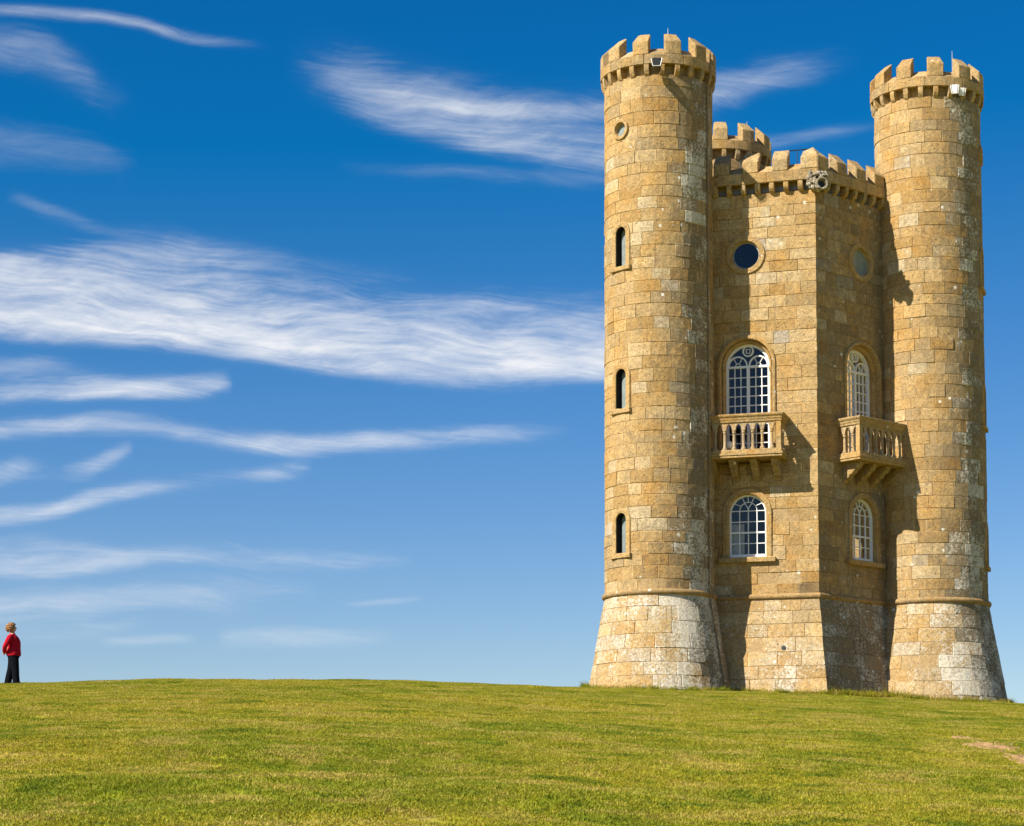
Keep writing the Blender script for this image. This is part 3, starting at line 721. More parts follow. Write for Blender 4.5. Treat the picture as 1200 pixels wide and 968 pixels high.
# lower sash window
Z0, ZSP2 = 4.14, 5.49; HW = .57
mb = MB(); ring_steps(mb, [(arch_path(.755, Z0, ZSP2), .03), (arch_path(.75, Z0, ZSP2), -.03), (arch_path(.735, Z0, ZSP2), -.045), (arch_path(.60, Z0, ZSP2), -.045), (arch_path(.575, Z0, ZSP2), -.02), (arch_path(.57, Z0, ZSP2), .30)], **STT)
sur2 = smooth_by_angle(fix(mb.mesh('surround')))
sl = MB(); sl.box(-.87, .87, -.13, .20, Z0-.16, Z0-.005, **STT); sill2 = finish(sl, 'sill', .015, .002)
Y0, Y1 = .13, .21
mb = MB(); flat_ring(mb, arch_path(.572, Z0, ZSP2), arch_path(.515, Z0, ZSP2), Y0, Y1); mb.box(-.57, .57, Y0-.004, Y1, Z0, Z0+.11); fr = smooth_by_angle(fix(mb.mesh('window_frame')))
gb = MB()
for x in (-.265, 0, .265): gb.box(x-.014, x+.014, Y0+.02, Y1-.02, Z0+.1, ZSP2+.08)
for j, z in enumerate((Z0+.44, Z0+.77, Z0+1.10, ZSP2+.08)):
    h = .026 if j == 1 else .013; gb.box(-.53, .53, Y0+.017, Y1-.023, z-h, z+h)
zz = ZSP2+.08
def arc(cx, r, a0, a1, n=8): return [(cx+r*math.cos(R_(a0+(a1-a0)*i/n)), zz+r*math.sin(R_(a0+(a1-a0)*i/n))) for i in range(n+1)]
for pts in (arc(0, .265, 180, 90), arc(0, .265, 90, 0), arc(.265, .265, 180, 118), arc(-.265, .265, 62, 0)):
    for p, q in zip(pts, pts[1:]): bar(gb, p, q, .024, Y0+.021, Y1-.021)
for an in (35, 68, 90, 112, 145):
    bar(gb, (.26*math.cos(R_(an)), zz+.26*math.sin(R_(an))), (.50*math.cos(R_(an)), zz-.06+.50*math.sin(R_(an))), .022, Y0+.024, Y1-.024)
bars2 = fix(gb.mesh('glazing_bars')); pn2 = pane_mesh(arch_path(.54, Z0, ZSP2), Y0+.045)
cu = MB(); n = 24
rows = [[cu.addv((-.56+.40*i/n, Y1+.10+.02*math.sin(i*1.9), z)) for i in range(n+1)] for z in (Z0, Z0+1.06)]
for i in range(n): cu.face((rows[0][i], rows[0][i+1], rows[1][i+1], rows[1][i]))
cur = cu.mesh('curtain', True)
for k in (-1, 1):
    w_ = place('window', wall_frame(k), (fr, 'white'), [('surround', sur2, 'stone'), ('sill', sill2, 'stone'), ('pane', pn2, 'glass')]+([('curtain', cur, 'curtain')] if k < 0 else []), 'low arched sash window')
    q = obj('glazing_bars', bars2, 'white', w_); q['kind'] = 'stuff'

# round window on the walls
ZO = 13.42
mb = MB(); ring_steps(mb, [(circ_path(.605, ZO, 48), .03), (circ_path(.60, ZO, 48), -.03), (circ_path(.585, ZO, 48), -.045), (circ_path(.44, ZO, 48), -.04), (circ_path(.425, ZO, 48), -.01), (circ_path(.415, ZO, 48), .26)], **STT)
sur3 = smooth_by_angle(fix(mb.mesh('surround')))
mb = MB(); flat_ring(mb, circ_path(.418, ZO, 48), circ_path(.385, ZO, 48), .10, .16); fr3 = smooth_by_angle(fix(mb.mesh('window_frame'))); pn3 = pane_mesh(circ_path(.40, ZO, 48)[:-1], .13)
pn3b = pn3.copy()
M['grey_frame'] = simple('grey_frame_paint', (.30, .31, .30), .5)
for k in (-1, 1): place('window', wall_frame(k), (fr3, 'grey_frame'), [('surround', sur3, 'stone'), ('pane', pn3 if k < 0 else pn3b, 'glass' if k < 0 else 'sky_sheen_glass')], 'round window high in the wall')

# slit windows and round light of the turrets
mb = MB(); zs_ = .99
ring_steps(mb, [(arch_path(.375, -.03, zs_), .07), (arch_path(.37, -.03, zs_), .008), (arch_path(.36, -.03, zs_), -.004), (arch_path(.225, -.03, zs_), -.012), (arch_path(.207, -.03, zs_), .0), (arch_path(.205, -.03, zs_), .34)], **STT)
sur4 = smooth_by_angle(fix(mb.mesh('surround')))
sl = MB(); sl.box(-.41, .41, -.05, .12, -.16, -.025, **STT); sill4 = finish(sl, 'sill', .012, .002)
mb = MB(); flat_ring(mb, arch_path(.206, -.02, zs_), arch_path(.198, -.02, zs_), .035, .26); flat_ring(mb, arch_path(.207, 0, zs_), arch_path(.180, 0, zs_), .20, .26); mb.box(-.2, .2, .2, .26, 0, .03); fr4 = smooth_by_angle(fix(mb.mesh('window_frame'))); pn4 = pane_mesh(arch_path(.19, 0, zs_), .23)
mb = MB(); ring_steps(mb, [(circ_path(.325, 0), .06), (circ_path(.32, 0), -.03), (circ_path(.31, 0), -.04), (circ_path(.225, 0), -.035), (circ_path(.21, 0), -.005), (circ_path(.207, 0), .26)], **STT); sur5 = smooth_by_angle(fix(mb.mesh('surround')))
mb = MB(); flat_ring(mb, circ_path(.21, 0), circ_path(.19, 0), .10, .15); fr5 = smooth_by_angle(fix(mb.mesh('window_frame'))); pn5 = pane_mesh(circ_path(.2, 0)[:-1], .12)
M['shade_frame'] = simple('frame_reveal_shade', (.020, .018, .016), .8)  # near-black frame; its deep lining paints in the shade of the reveal
for k in 'LR':
    for z in (12.82, 8.48, 4.13):
        mw = tur_frame(k); mw.translation.z = z
        place('window', mw, (fr4, 'shade_frame'), [('surround', sur4, 'stone'), ('sill', sill4, 'stone'), ('pane', pn4, 'sky_sheen_glass')], 'narrow arched turret window')
    mw = tur_frame(k); mw.translation.z = 17.02
    place('window', mw, (fr5, 'grey_frame'), [('surround', sur5, 'stone'), ('pane', pn5, 'sky_sheen_glass')], 'small round turret window')

# ------------------------------------------------------------------ balconies
BH, BD = 1.29, .86          # half length, depth
def baluster_mesh(sp):
    mb = MB(); K = dict(t=(.54, .42, .26), l=.3)
    mb.lathe([(.0, 7.28), (.075, 7.28), (.075, 7.33), (.058, 7.35), (.044, 7.38), (.043, 7.60), (.039, 7.78), (.058, 7.79), (.058, 7.82), (.048, 7.83), (.062, 7.88), (.0, 7.88)], 10, **K)
    h = sp/2; poly = [(-.055, 7.87)]
    for i in range(7): t = i/6*PI/2; poly.append((-.055-(h-.055)*(1-math.cos(t)), 7.87+.19*math.sin(t)))
    poly += [(-h, 8.10), (h, 8.10)]
    for i in range(6, -1, -1): t = i/6*PI/2; poly.append((.055+(h-.055)*(1-math.cos(t)), 7.87+.19*math.sin(t)))
    poly.append((.055, 7.87)); mb.prism(poly, -.055, .055, **K)
    return smooth_by_angle(fix(mb.mesh('baluster')), .6)
def cap_piece(segs, prof):
    """moulding swept round a three-sided plan: prof of (outset, z)"""
    mb = MB(); rows = []
    for (x, y), (nx, ny) in segs: rows.append([mb.addv((x+nx*o, y+ny*o, z)) for o, z in prof])
    for u, v in zip(rows, rows[1:]):
        for i in range(len(prof)): q = (i+1) % len(prof); mb.face((u[i], u[q], v[q], v[i]), (.50, .35, .16), .25)
    mb.face(rows[0], (.50, .35, .16), .25); mb.face(rows[-1][::-1], (.50, .35, .16), .25)
    return fix(mb.mesh('rail'), .008)
SEG = [((-BH, .0), (-1, 0)), ((-BH, -BD), (-1, -1)), ((BH, -BD), (1, -1)), ((BH, .0), (1, 0))]
NFR = 8; SPF = (2*BH-.30)/NFR; NSD = 2; SPS = (BD-.22)/NSD
cap = cap_piece(SEG, [(-.12, 8.10), (.02, 8.10), (.025, 8.16), (.045, 8.19), (.05, 8.23), (.085, 8.27), (.10, 8.30), (.10, 8.34), (.06, 8.35), (-.12, 8.35)])
slab = MB(); slab.box(-BH-.035, BH+.035, -BD-.035, .02, 7.03, 7.10, **STT); slab.box(-BH-.06, BH+.06, -BD-.06, .02, 7.10, 7.17, **STT); slab.box(-BH-.02, BH+.02, -BD-.02, .02, 7.17, 7.28, **STT)
slab = finish(slab, 'slab', .010, 0)
balf, bals = baluster_mesh(SPF), baluster_mesh(SPS)
pm = MB(); pm.box(-.075, .075, -.075, .075, 7.28, 8.10, t=(.54, .38, .18), l=.1); post = finish(pm, 'corner_post', .008, .001)
br = MB(); br.prism([(0, 0)]*0 or [(.0, 7.03), (-.70, 7.03), (-.70, 6.95), (-.62, 6.90), (-.60, 6.84), (-.46, 6.78), (-.42, 6.70), (-.28, 6.64), (-.24, 6.56), (-.10, 6.50), (-.06, 6.44), (.0, 6.42)], -.105, .105, t=(.46, .33, .16), l=.3)
br.v = [(y, x+.02, z) for x, y, z in br.v]; brk = finish(br, 'bracket', .012, .003)
def balcony(k):
    o = obj('balcony', slab, 'stone', tower, wall_frame(k) @ Matrix.Translation((-.08 if k < 0 else .06, 0, 0))); o['label'] = 'sunlit balcony' if k < 0 else 'shaded balcony'
    obj('rail', cap, 'stone', o)
    for i in range(NFR): obj('baluster', balf, 'stone', o, Matrix.Translation((-BH+.15+SPF*(i+.5), -BD+.07, 0)))
    for sx in (-1, 1):
        obj('corner_post', post, 'stone', o, Matrix.Translation((sx*(BH-.075), -BD+.075, 0)))
        for i in range(NSD): obj('baluster', bals, 'stone', o, Matrix.Translation((sx*(BH-.07), -BD+.15+SPS*(i+.5), 0)) @ Matrix.Rotation(PI/2, 4, 'Z'))
    for x in (-.88, -.24, .40, 1.04) if k < 0 else (-.96, -.32, .32, .96): obj('bracket', brk, 'stone', o, Matrix.Translation((x, 0, 0)))
balcony(-1); balcony(1)

# ------------------------------------------------------------------ carved spout at the corner
def gargoyle():
    mw = frame_at(FC+dF*.10, Vector((-dF.y, dF.x, 0)), ZB-.12)
    K = dict(t=(.60, .53, .42), l=.85)
    def blob(c, r, sc=(1, 1, 1), n=14, amp=.04, fr=9):
        mb = MB(); rows = []
        for i in range(n//2+1):
            th = PI*i/(n//2); row = []
            for j in range(n):
                ph = 2*PI*j/n; d = Vector((math.sin(th)*math.cos(ph), math.sin(th)*math.sin(ph), math.cos(th)))
                rr = r*(1+amp*math.sin(fr*d.x+1)*math.sin(fr*d.z)*math.cos(fr*d.y)); row.append(mb.addv((c[0]+d.x*rr*sc[0], c[1]+d.y*rr*sc[1], c[2]+d.z*rr*sc[2])))
            rows.append(row)
        for u, v in zip(rows, rows[1:]):
            for j in range(n): mb.face((u[j], u[(j+1) % n], v[(j+1) % n], v[j]), **K)
        return mb
    r0 = random.Random(11)
    head = MB(); head.merge(blob((0, -.05, .03), .25, (1.05, 1.2, 1.0), 20, .12, 13))
    for i in range(46):                        # ruffled mane of carved locks round the face
        a = r0.uniform(-.5, PI+.5); rr = r0.uniform(.20, .32); head.merge(blob((rr*math.cos(a)*1.05, -.16+r0.uniform(-.10, .12), .0+rr*math.sin(a)*.95), r0.uniform(.045, .085), (1, 1.2, r0.uniform(.7, 1.3)), 8, .15, 17))
    for sx in (-1, 1):
        head.merge(blob((sx*.15, -.33, -.03), .085, (1, 1, 1.2), 10, .1)); head.merge(blob((sx*.20, -.27, -.20), .075, (1, 1, 1), 8, .1))
    o = obj('gargoyle', fix(head.mesh('gargoyle')), 'stone', tower, mw); o['label'] = 'pale carved grotesque spout at the wall corner'
    ri = MB(); rows = []
    for i in range(22):
        a = 2*PI*i/22; q = .042+.008*math.sin(a*5)
        rows.append([ri.addv(((.165+q*math.cos(b))*math.cos(a), -.50+.065*math.sin(b), -.15+(.165+q*math.cos(b))*math.sin(a))) for b in [2*PI*j/8 for j in range(8)]])
    for i in range(22):
        for j in range(8): ri.face((rows[i][j], rows[(i+1) % 22][j], rows[(i+1) % 22][(j+1) % 8], rows[i][(j+1) % 8]), **K)
    obj('mouth_rim', fix(ri.mesh('mouth_rim', True)), 'stone', o)
    ri = MB(); ri.lathe([(.105, .12), (.125, -.02), (.140, .0), (.150, .12), (.17, .34)], 18, **K); ri.v = [(x, -.50+z, -.15+y) for x, y, z in ri.v]; obj('muzzle', fix(ri.mesh('muzzle', True)), 'stone', o)
    ri = MB(); ri.lathe([(.0, 0), (.108, 0)], 16); ri.v = [(x, -.42, -.15+y) for x, y, z in ri.v]; obj('spout_hole', ri.mesh('spout_hole'), 'dark_metal', o)
    for sx in (-1, 1):
        obj('brow', fix(blob((sx*.13, -.40, .14), .10, (1.3, .8, .45), 12, .15, 14).mesh('brow')), 'stone', o)
        obj('eye', fix(blob((sx*.11, -.36, .075), .045, (1, 1, .8), 8, 0).mesh('eye', True)), 'dark_metal', o)
        obj('ear', fix(blob((sx*.25, -.14, .24), .09, (.7, .7, 1.3), 10, .15, 14).mesh('ear')), 'stone', o)
    obj('nose', fix(blob((0, -.47, .07), .07, (.9, 1, 1.1), 10, .08).mesh('nose', True)), 'stone', o)
gargoyle()

# ------------------------------------------------------------------ lightning rods, conductor, roof rail
for k, px in (('L', 783.5), ('R', 1119.0), ('B', 885.5)):
    c = TC[k]; mb = MB()
    hz = Vector((CR.x, CR.y, 0)).normalized(); base = c+hz*((px-{'L': 772, 'R': 1088, 'B': 850}[k])/37.5)
    top = ZT+(1.72 if k != 'B' else 1.5)
    mb.tube([(base.x, base.y, ZT+.2), (base.x, base.y, top-.25), (base.x, base.y, top)], [.016, .014, .008], 6); obj('lightning_rod', mb.mesh('lightning_rod'), 'rod', tower)
mb = MB(); a = VA['L']+R_(62); mp = lambda r, z: (TC['L'].x+r*math.cos(a), TC['L'].y+r*math.sin(a), z)
pts = [mp(RP+.02, ZT+.7), mp(RP+.02, ZT-.02), mp(RS+.05, ZT-.4)]+[mp(RS+.035+.006*math.sin(z*3), z) for z in np.linspace(ZT-.8, ZS+.3, 30)]+[mp(RS+.14, ZS+.1), mp(RS+.14, ZS-.1), mp(RS+.06, ZS-.22)]+[mp(RS+batter(z)+.03, z) for z in np.linspace(ZS-.5, -.4, 8)]
mb.tube(pts, .022, 6); obj('conductor_cable', mb.mesh('conductor_cable'), 'copper', tower)
rl = MB(); d, nrm = dA, nA
q0 = lambda s, o, z: FC+d*s+nrm*o+Vector((0, 0, z))
rl.tube([q0(.2, -.9, ZB+1.27), q0(1.25, -.9, ZB+1.27)], .018, 6)
ro = obj('roof_rail', rl.mesh('roof_rail'), 'dark_metal', tower)
for s in (.2, .45, .70, .95, 1.25):
    p_ = MB(); p_.tube([q0(s, -.9, ZB-.05), q0(s, -.9, ZB+1.265)], .012, 6); obj('rail_post', p_.mesh('rail_post'), 'dark_metal', ro)

# ------------------------------------------------------------------ things fixed to the tower
def floodlight(k, ang, label, heads, house, zt=ZT-.08):
    a = VA[k]+R_(ang); mw = frame_at(TC[k]+pol(a, RP), Vector((-math.sin(a), math.cos(a), 0)), zt)
    t = thing('floodlight', label, 'floodlight'); t.matrix_world = mw
    arm = MB(); arm.tube([(0, .12, .0), (0, -.12, .0), (0, -.18, -.05)], .02, 6); obj('arm', arm.mesh('arm'), 'dark_metal', t)
    for (x, y, z, rx, rz, sx, sy, sz) in heads:
        mm = Matrix.Translation((x, y, z)) @ Matrix.Rotation(rz, 4, 'Z') @ Matrix.Rotation(rx, 4, 'X')
        h = MB(); h.prism([(-sx/2, sz*.5), (-sx*.30, -sz*.5), (sx*.30, -sz*.5), (sx/2, sz*.5)], -sy/2, sy/2); ho = obj('housing', finish(h, 'housing', .01, 0), house, t, mm)
        yk = MB(); yk.tube([(-sx/2-.03, -sy/2, sz*.45), (-sx*.30-.03, -sy/2-.015, -sz*.55), (sx*.30+.03, -sy/2-.015, -sz*.55), (sx/2+.03, -sy/2, sz*.45)], .013, 6); obj('yoke', yk.mesh('yoke'), 'white', ho)
floodlight('L', -1, 'dark floodlight with a white yoke under the turret battlements', [(0, -.40, -.13, 0, 0, .27, .66, .24)], 'dark_metal')
floodlight('R', 29, 'pair of white floodlights under the battlements of a turret', [(-.12, -.22, -.10, .1, -.55, .20, .14, .26), (.12, -.20, -.14, .2, -.3, .18, .14, .22)], 'white')
mw = wall_frame(-1) @ Matrix.Translation((-.44, -.52, 7.281))
gl_ = thing('globe_lamp', 'small round white globe standing behind the balusters of the sunlit balcony', 'lamp'); gl_.matrix_world = mw
mb = MB(); mb.lathe([(.0, .09), (.05, .095), (.09, .13), (.115, .19), (.115, .23), (.09, .29), (.05, .325), (0, .335)], 16); obj('globe', fix(mb.mesh('globe', True)), 'white', gl_)
mb = MB(); mb.lathe([(0, 0), (.07, 0), (.07, .03), (.045, .05), (.045, .11), (0, .11)], 12); obj('base', fix(mb.mesh('base')), 'dark_metal', gl_)

# ------------------------------------------------------------------ person
def skin_mesh(name, nodes, edges, sub=2):
    """nodes: {key: (x,y,z,rx,ry)}"""
    keys = list(nodes); me = bpy.data.meshes.new(name); me.from_pydata([nodes[k][:3] for k in keys], [(keys.index(a), keys.index(b)) for a, b in edges], [])
    o = bpy.data.objects.new(name+'_tmp', me); COL.objects.link(o)
    sk = o.modifiers.new('s', 'SKIN'); sk.use_smooth_shade = True
    for i, k in enumerate(keys):
        r = nodes[k][3:]; me.skin_vertices[0].data[i].radius = (r[0], r[-1])
    me.skin_vertices[0].data[0].use_root = True
    sb = o.modifiers.new('d', 'SUBSURF'); sb.levels = sub; sb.render_levels = sub
    dg = bpy.context.evaluated_depsgraph_get(); out = bpy.data.meshes.new_from_object(o.evaluated_get(dg)); out.name = name
    bpy.data.objects.remove(o); out.polygons.foreach_set('use_smooth', [True]*len(out.polygons)); return out
def person():
    d = ray(15, 801); px, py = EYE.x+d.x*60.6, EYE.y+d.y*60.6
    t = thing('person', 'person in a red jacket and black trousers gazing up with hands behind the back', 'person', (px, py, gz(px, py)-.02))
    t.rotation_euler = (0, 0, R_(8)); t.scale = (.93, .93, .925)
    N = {'pelvis': (0, 0, .90, .12), 'waist': (-.01, 0, 1.04, .11), 'chest': (-.03, 0, 1.25, .12), 'neck0': (-.05, 0, 1.40, .06), 'neck': (-.05, 0, 1.45, .05), 'head': (-.045, 0, 1.545, .092, .080), 'crown': (-.07, 0, 1.63, .075)}
    Ed = [('pelvis', 'waist'), ('waist', 'chest'), ('chest', 'neck0'), ('neck0', 'neck'), ('neck', 'head'), ('head', 'crown')]
    for s, nm in ((1, 'l'), (-1, 'r')):
        fx = -.15 if s > 0 else .11
        N.update({nm+'hip': (0, s*.09, .84, .085), nm+'knee': (fx*.45+.04, s*.10, .47, .055), nm+'ankle': (fx, s*.11, .08, .04), nm+'toe': (fx+.09, s*.115, .04, .03),
                  nm+'sho': (-.06, s*.17, 1.34, .055), nm+'elb': (-.19, s*.25, 1.08, .04), nm+'wri': (-.25, s*.07, .90, .028), nm+'palm': (-.27, s*.02, .865, .032, .022)})
        Ed += [('pelvis', nm+'hip'), (nm+'hip', nm+'knee'), (nm+'knee', nm+'ankle'), (nm+'ankle', nm+'toe'), ('neck0', nm+'sho'), (nm+'sho', nm+'elb'), (nm+'elb', nm+'wri'), (nm+'wri', nm+'palm')]
        for i, (dx_, dz_, L) in enumerate(((-.02, -.01, .06), (-.008, -.02, .07), (.006, -.022, .068), (.018, -.02, .058))):
            b = N[nm+'palm']; k1, k2 = f'{nm}f{i}a', f'{nm}f{i}b'
            N[k1] = (b[0]+dx_, b[1]-s*L*.5, b[2]+dz_, .009); N[k2] = (b[0]+dx_+.012, b[1]-s*L, b[2]+dz_-.012, .008); Ed += [(nm+'palm', k1), (k1, k2)]
        b = N[nm+'wri']; N[nm+'th'] = (b[0]-.03, b[1]-s*.03, b[2]+.005, .011); N[nm+'tt'] = (b[0]-.035, b[1]-s*.06, b[2]-.012, .009); Ed += [(nm+'wri', nm+'th'), (nm+'th', nm+'tt')]
    # face, tilted back
    N['nose'] = (.072, 0, 1.575, .016); N['chin'] = (.045, 0, 1.50, .030); N['brow'] = (.03, 0, 1.615, .045)
    Ed += [('head', 'nose'), ('head', 'chin'), ('head', 'brow')]
    obj('body', skin_mesh('body', N, Ed), 'skin', t)
    def loft(rings, mb, n=18, cap=True):
        """rings: (x, y, z, rx, ry)"""
        rows = [[mb.addv((x+rx*math.cos(2*PI*j/n)*(1+.02*math.sin(5*j+z*40)), y+ry*math.sin(2*PI*j/n), z)) for j in range(n)] for x, y, z, rx, ry in rings]
        for u, v in zip(rows, rows[1:]):
            for j in range(n): mb.face((u[j], u[(j+1) % n], v[(j+1) % n], v[j]))
        if cap: mb.face(rows[0][::-1]); mb.face(rows[-1])
    jk = MB()
    loft([(.005, 0, .80, .190, .215), (.005, 0, .84, .198, .222), (.01, 0, .93, .190, .212), (.012, 0, 1.02, .172, .195), (.018, 0, 1.12, .170, .200), (.012, 0, 1.21, .166, .210), (-.008, 0, 1.29, .146, .215), (-.03, 0, 1.35, .118, .200), (-.045, 0, 1.40, .085, .130), (-.05, 0, 1.44, .064, .072), (-.052, 0, 1.465, .060, .064)], jk)
    for s in (1, -1):
        jk.tube([(-.035, s*.16, 1.345), (-.07, s*.215, 1.30), (-.115, s*.245, 1.20), (-.165, s*.262, 1.09), (-.195, s*.250, 1.03), (-.215, s*.19, .97), (-.24, s*.105, .905)], [.062, .080, .076, .068, .066, .058, .046], 12)
    obj('jacket', smooth_by_angle(fix(jk.mesh('jacket')), 1.0), 'red', t)
    tr_ = MB(); loft([(.0, 0, .74, .155, .175), (.0, 0, .84, .175, .195), (.0, 0, .95, .165, .185)], tr_)
    for s in (1, -1):
        fx = -.15 if s > 0 else .11; sh = lambda q: fx*q
        loft([(sh(1.02)-.005, s*.11, .035, .098, .085), (sh(1.0), s*.11, .10, .100, .086), (sh(.85), s*.107, .24, .098, .086), (sh(.62)+.01, s*.102, .42, .105, .090), (sh(.38)+.01, s*.098, .58, .122, .100), (sh(.15), s*.092, .74, .145, .108), (0, s*.085, .84, .155, .11)], tr_)
    obj('trousers', smooth_by_angle(fix(tr_.mesh('trousers')), 1.0), 'black', t)
    for s in (1, -1):
        fx = -.15 if s > 0 else .11; sm = MB()
        loft([(fx+.05, s*.11, .0, .135, .048), (fx+.05, s*.11, .02, .140, .052), (fx+.035, s*.11, .06, .115, .046), (fx-.01, s*.11, .10, .065, .042)], sm, 14)
        obj('shoe', smooth_by_angle(fix(sm.mesh('shoe')), 1.0), 'shoe', t)
    # curly hair: a cap of many small curls round the back of the head
    hb = MB(); r0 = random.Random(4)
    for i in range(210):
        th = r0.uniform(0, 2*PI); zc = r0.uniform(-.75, 1); rr = math.sqrt(1-zc*zc); dd = Vector((rr*math.cos(th), rr*math.sin(th), zc))
        if dd.x > .25 and zc < .62: continue
        c = Vector((-.085, 0, 1.580))+Vector((dd.x*.128, dd.y*.125, dd.z*.118)); n_ = dd.orthogonal().normalized(); b_ = dd.cross(n_)
        R0 = r0.uniform(.018, .032)
        hb.tube([c+(n_*math.cos(a)+b_*math.sin(a))*R0+dd*(.012*a/3) for a in np.linspace(0, 5.6, 9)], .013, 5)
    hb.lathe([(.0, -.11), (.08, -.085), (.118, -.02), (.118, .05), (.08, .095), (0, .115)], 14, (-.09, 0, 1.575))
    obj('hair', fix(hb.mesh('hair', True)), 'hair', t)
    sg = MB(); sg.tube([(-.13, .10, 1.67), (-.04, .085, 1.69), (-.025, 0, 1.70), (-.04, -.085, 1.69), (-.13, -.10, 1.67)], .009, 6)
    sgo = obj('sunglasses', sg.mesh('sunglasses'), 'lens', t)
    for s in (1, -1):
        l_ = MB(); l_.lathe([(0, 0), (.03, .002), (.032, .01), (0, .014)], 12, (-.035, s*.045, 1.693)); obj('lens', fix(l_.mesh('lens')), 'lens', sgo)
person()

# ------------------------------------------------------------------ bare earth scar
def on_ground(px, py):
    d = ray(px, py); t0, t1 = 5.0, 120.0; prev = 5.0
    for t in np.linspace(5, 90, 700):
        p = EYE+d*t
        if p.z < gz(p.x, p.y): return p, t
    return EYE+d*70, 70
def soil(px, py, rx, ry, seed):
    c, _ = on_ground(px, py); r0 = random.Random(seed); mb = MB(); n = 40
    ax = Vector((CR.x, CR.y, 0)).normalized(); ay = Vector((FW.x, FW.y, 0)).normalized()
    ph = [r0.uniform(0, 6) for _ in range(4)]
    def P(q, i):
        a = 2*PI*i/n; k = 1+.28*math.sin(2*a+ph[0])+.20*math.sin(5*a+ph[1])+.16*math.sin(9*a+ph[2])
        p = c+ax*(rx*q*k*math.cos(a))+ay*(ry*q*k*math.sin(a)); return p
    ci = mb.addv((c.x, c.y, gz(c.x, c.y)+.012)); rows = []
    for q, h in ((.2, .012), (.4, .014), (.6, .012), (.8, .016), (.92, .012), (1, -.02)):
        rows.append([mb.addv((lambda p: (p.x, p.y, gz(p.x, p.y)+h+(r0.uniform(-.012, .014) if q < 1 else 0)))(P(q, i))) for i in range(n)])
    for i in range(n): mb.face((ci, rows[0][i], rows[0][(i+1) % n]))
    for u, v in zip(rows, rows[1:]):
        for i in range(n): mb.face((u[i], v[i], v[(i+1) % n], u[(i+1) % n]))
    o = obj('soil_patch', fix(mb.mesh('soil_patch', True)), 'soil'); o['kind'] = 'structure'; o['label'] = 'bare trodden earth in the turf'
    return (c.x, c.y, rx, ry)
SOIL = [soil(1164, 875, .28, .85, 1), soil(1196, 890, .24, .9, 2), soil(1126, 866, .10, .4, 3), soil(1144, 868, .09, .35, 5)]

# ------------------------------------------------------------------ grass
mt, n, b = mat('grass_blade'); pos = n.node('ShaderNodeNewGeometry').outputs['Position']
c = grass_color(n, pos); tn = n.node('ShaderNodeAttribute', attribute_name='tint').outputs['Color']
c = n.mix(1.0, c, tn, 'MULTIPLY'); n.put(b.inputs['Base Color'], c); b.inputs['Roughness'].default_value = .6; b.inputs['Specular IOR Level'].default_value = .25
nt = mt.node_tree; tl = n.node('ShaderNodeBsdfTranslucent'); n.put(tl.inputs[0], c); mx = n.node('ShaderNodeMixShader'); mx.inputs[0].default_value = .35
nt.links.new(b.outputs[0], mx.inputs[1]); nt.links.new(tl.outputs[0], mx.inputs[2]); nt.links.new(mx.outputs[0], nt.nodes['Material Output'].inputs[0]); M['blade'] = mt
def patch(seed, nb=680, size=.62, hmin=.008, hmax=.026):
    r0 = np.random.default_rng(seed); mb = MB()
    clump = r0.uniform(-size/2, size/2, (26, 2))
    for i in range(nb):
        if r0.random() < .55: x, y = clump[r0.integers(26)]+r0.normal(0, .028, 2)
        else: x, y = r0.uniform(-size/2, size/2, 2)
        h = r0.uniform(hmin, hmax)*(1.5 if r0.random() < .06 else 1); a = r0.uniform(0, 2*PI); wd = r0.uniform(.003, .006); la = r0.uniform(0, 2*PI); ln = h*r0.uniform(.3, 1.3)
        k = r0.random()
        t = (1.0, 1.0, 1.0) if k < .55 else ((.78, .90, .7) if k < .75 else ((1.20, 1.10, 1.05) if k < .96 else (1.55, 1.35, 1.6)))
        s_ = r0.uniform(.8, 1.2); t = tuple(q*s_ for q in t)
        ax, ay = math.cos(a)*wd, math.sin(a)*wd; lx, ly = math.cos(la)*ln, math.sin(la)*ln
        i0 = len(mb.v); mb.v += [(x-ax, y-ay, -.01), (x+ax, y+ay, -.01), (x+lx*.4+ax*.7, y+ly*.4+ay*.7, h*.65), (x+lx*.4-ax*.7, y+ly*.4-ay*.7, h*.65), (x+lx, y+ly, h)]
        mb.face((i0, i0+1, i0+2, i0+3), t); mb.face((i0+3, i0+2, i0+4), t)
    return mb.mesh('grass_patch')
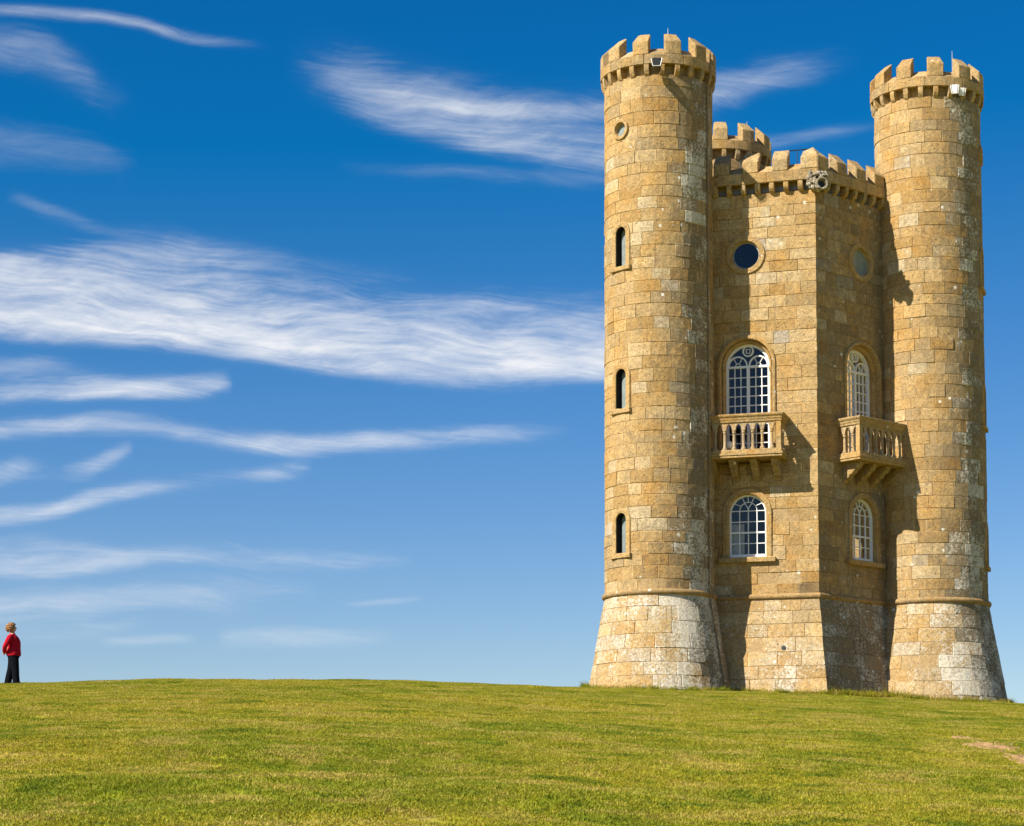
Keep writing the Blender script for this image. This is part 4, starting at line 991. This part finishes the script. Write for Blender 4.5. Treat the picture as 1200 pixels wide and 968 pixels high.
def scatter(name, pts, rots, scl, meshes, label):
    me = bpy.data.meshes.new(name); me.vertices.add(len(pts)); me.vertices.foreach_set('co', np.asarray(pts, np.float32).ravel())
    a = me.attributes.new('rot', 'FLOAT_VECTOR', 'POINT'); a.data.foreach_set('vector', np.asarray(rots, np.float32).ravel())
    a = me.attributes.new('scl', 'FLOAT', 'POINT'); a.data.foreach_set('value', np.asarray(scl, np.float32))
    o = obj(name, me, None); o['kind'] = 'stuff'; o['label'] = label
    src = bpy.data.collections.new(name+'_source')
    for q in meshes:
        q.materials.append(M['blade']); so = bpy.data.objects.new('grass_tuft', q); src.objects.link(so)
    ng = bpy.data.node_groups.new(name, 'GeometryNodeTree'); ng.interface.new_socket('Geometry', in_out='INPUT', socket_type='NodeSocketGeometry'); ng.interface.new_socket('Geometry', in_out='OUTPUT', socket_type='NodeSocketGeometry')
    N = ng.nodes.new; gi = N('NodeGroupInput'); go = N('NodeGroupOutput'); ip = N('GeometryNodeInstanceOnPoints'); ci = N('GeometryNodeCollectionInfo')
    ci.inputs['Collection'].default_value = src; ci.inputs['Separate Children'].default_value = True; ci.inputs['Reset Children'].default_value = True
    ip.inputs['Pick Instance'].default_value = True
    na = N('GeometryNodeInputNamedAttribute'); na.data_type = 'FLOAT_VECTOR'; na.inputs[0].default_value = 'rot'
    e2r = N('FunctionNodeEulerToRotation'); nb_ = N('GeometryNodeInputNamedAttribute'); nb_.data_type = 'FLOAT'; nb_.inputs[0].default_value = 'scl'
    L = ng.links.new; L(gi.outputs[0], ip.inputs['Points']); L(ci.outputs[0], ip.inputs['Instance']); L(na.outputs['Attribute'], e2r.inputs[0]); L(e2r.outputs[0], ip.inputs['Rotation']); L(nb_.outputs['Attribute'], ip.inputs['Scale']); L(ip.outputs[0], go.inputs[0])
    md = o.modifiers.new('scatter', 'NODES'); md.node_group = ng; return o
def slope_rot(x, y, z):
    e = .3; gx = (height(x+e, y)-height(x-e, y))/(2*e); gy = (height(x, y+e)-height(x, y-e))/(2*e)
    spin = rng.uniform(0, 2*PI, len(x)); out = []
    for a, b, s in zip(gx, gy, spin):
        q = Vector((-a, -b, 1)).normalized().to_track_quat('Z', 'Y') @ Matrix.Rotation(s, 3, 'Z').to_quaternion(); out.append(tuple(q.to_euler()))
    return out
def inside_tower(x, y, grow=.0):
    bad = np.zeros(len(x), bool)
    for k in 'LRB': bad |= np.hypot(x-TC[k].x, y-TC[k].y) < 2.13+grow
    bad |= np.hypot(x, y) < RH*.866+.46+grow
    return bad
n_p = 36000
dep = rng.uniform(11**2, 84**2, n_p)**.5; lat = rng.uniform(-1, 1, n_p)*(2.5+.29*dep)
px_ = EYE.x+FW.x/math.cos(PITCH)*dep+RT.x*lat; py_ = EYE.y+FW.y/math.cos(PITCH)*dep+RT.y*lat
keep = ~inside_tower(px_, py_)
for (sx, sy, rx, ry) in SOIL: keep &= np.hypot((px_-sx)/(rx+.02), (py_-sy)/(ry+.06)) > 1
px_, py_ = px_[keep], py_[keep]; pz_ = height(px_, py_)
scatter('grass', np.stack([px_, py_, pz_], 1), slope_rot(px_, py_, pz_), rng.uniform(.75, 1.25, len(px_)), [patch(i) for i in range(8)], 'short grazed turf over the hill')
# longer grass along the foot of the walls
bx, by = [], []
for k in 'LR':
    for a in rng.uniform(0, 2*PI, 420): r = 2.17+abs(rng.normal(0, .07)); bx.append(TC[k].x+r*math.cos(a)); by.append(TC[k].y+r*math.sin(a))
for k in (-1, 1):
    d, nrm = face_axes(k)
    for s in rng.uniform(-.3, 2.9, 140 if k > 0 else 110): p = FC+d*s+nrm*(.53+abs(rng.normal(0, .06))); bx.append(p.x); by.append(p.y)
bx, by = np.array(bx), np.array(by); ok = ~inside_tower(bx, by, -.05); bx, by = bx[ok], by[ok]; bz = height(bx, by)
sc_ = rng.uniform(.5, 1.4, len(bx)); shade = np.array([1.35 if (FC+dB*1).x-.6 < x < 4.2 else 1.0 for x in bx]); sc_ = sc_*shade
scatter('rough_grass', np.stack([bx, by, bz], 1), [(0, 0, q) for q in rng.uniform(0, 6.28, len(bx))], sc_, [patch(50+i, 34, .16, .05, .15) for i in range(4)], 'longer rough grass along the foot of the tower')
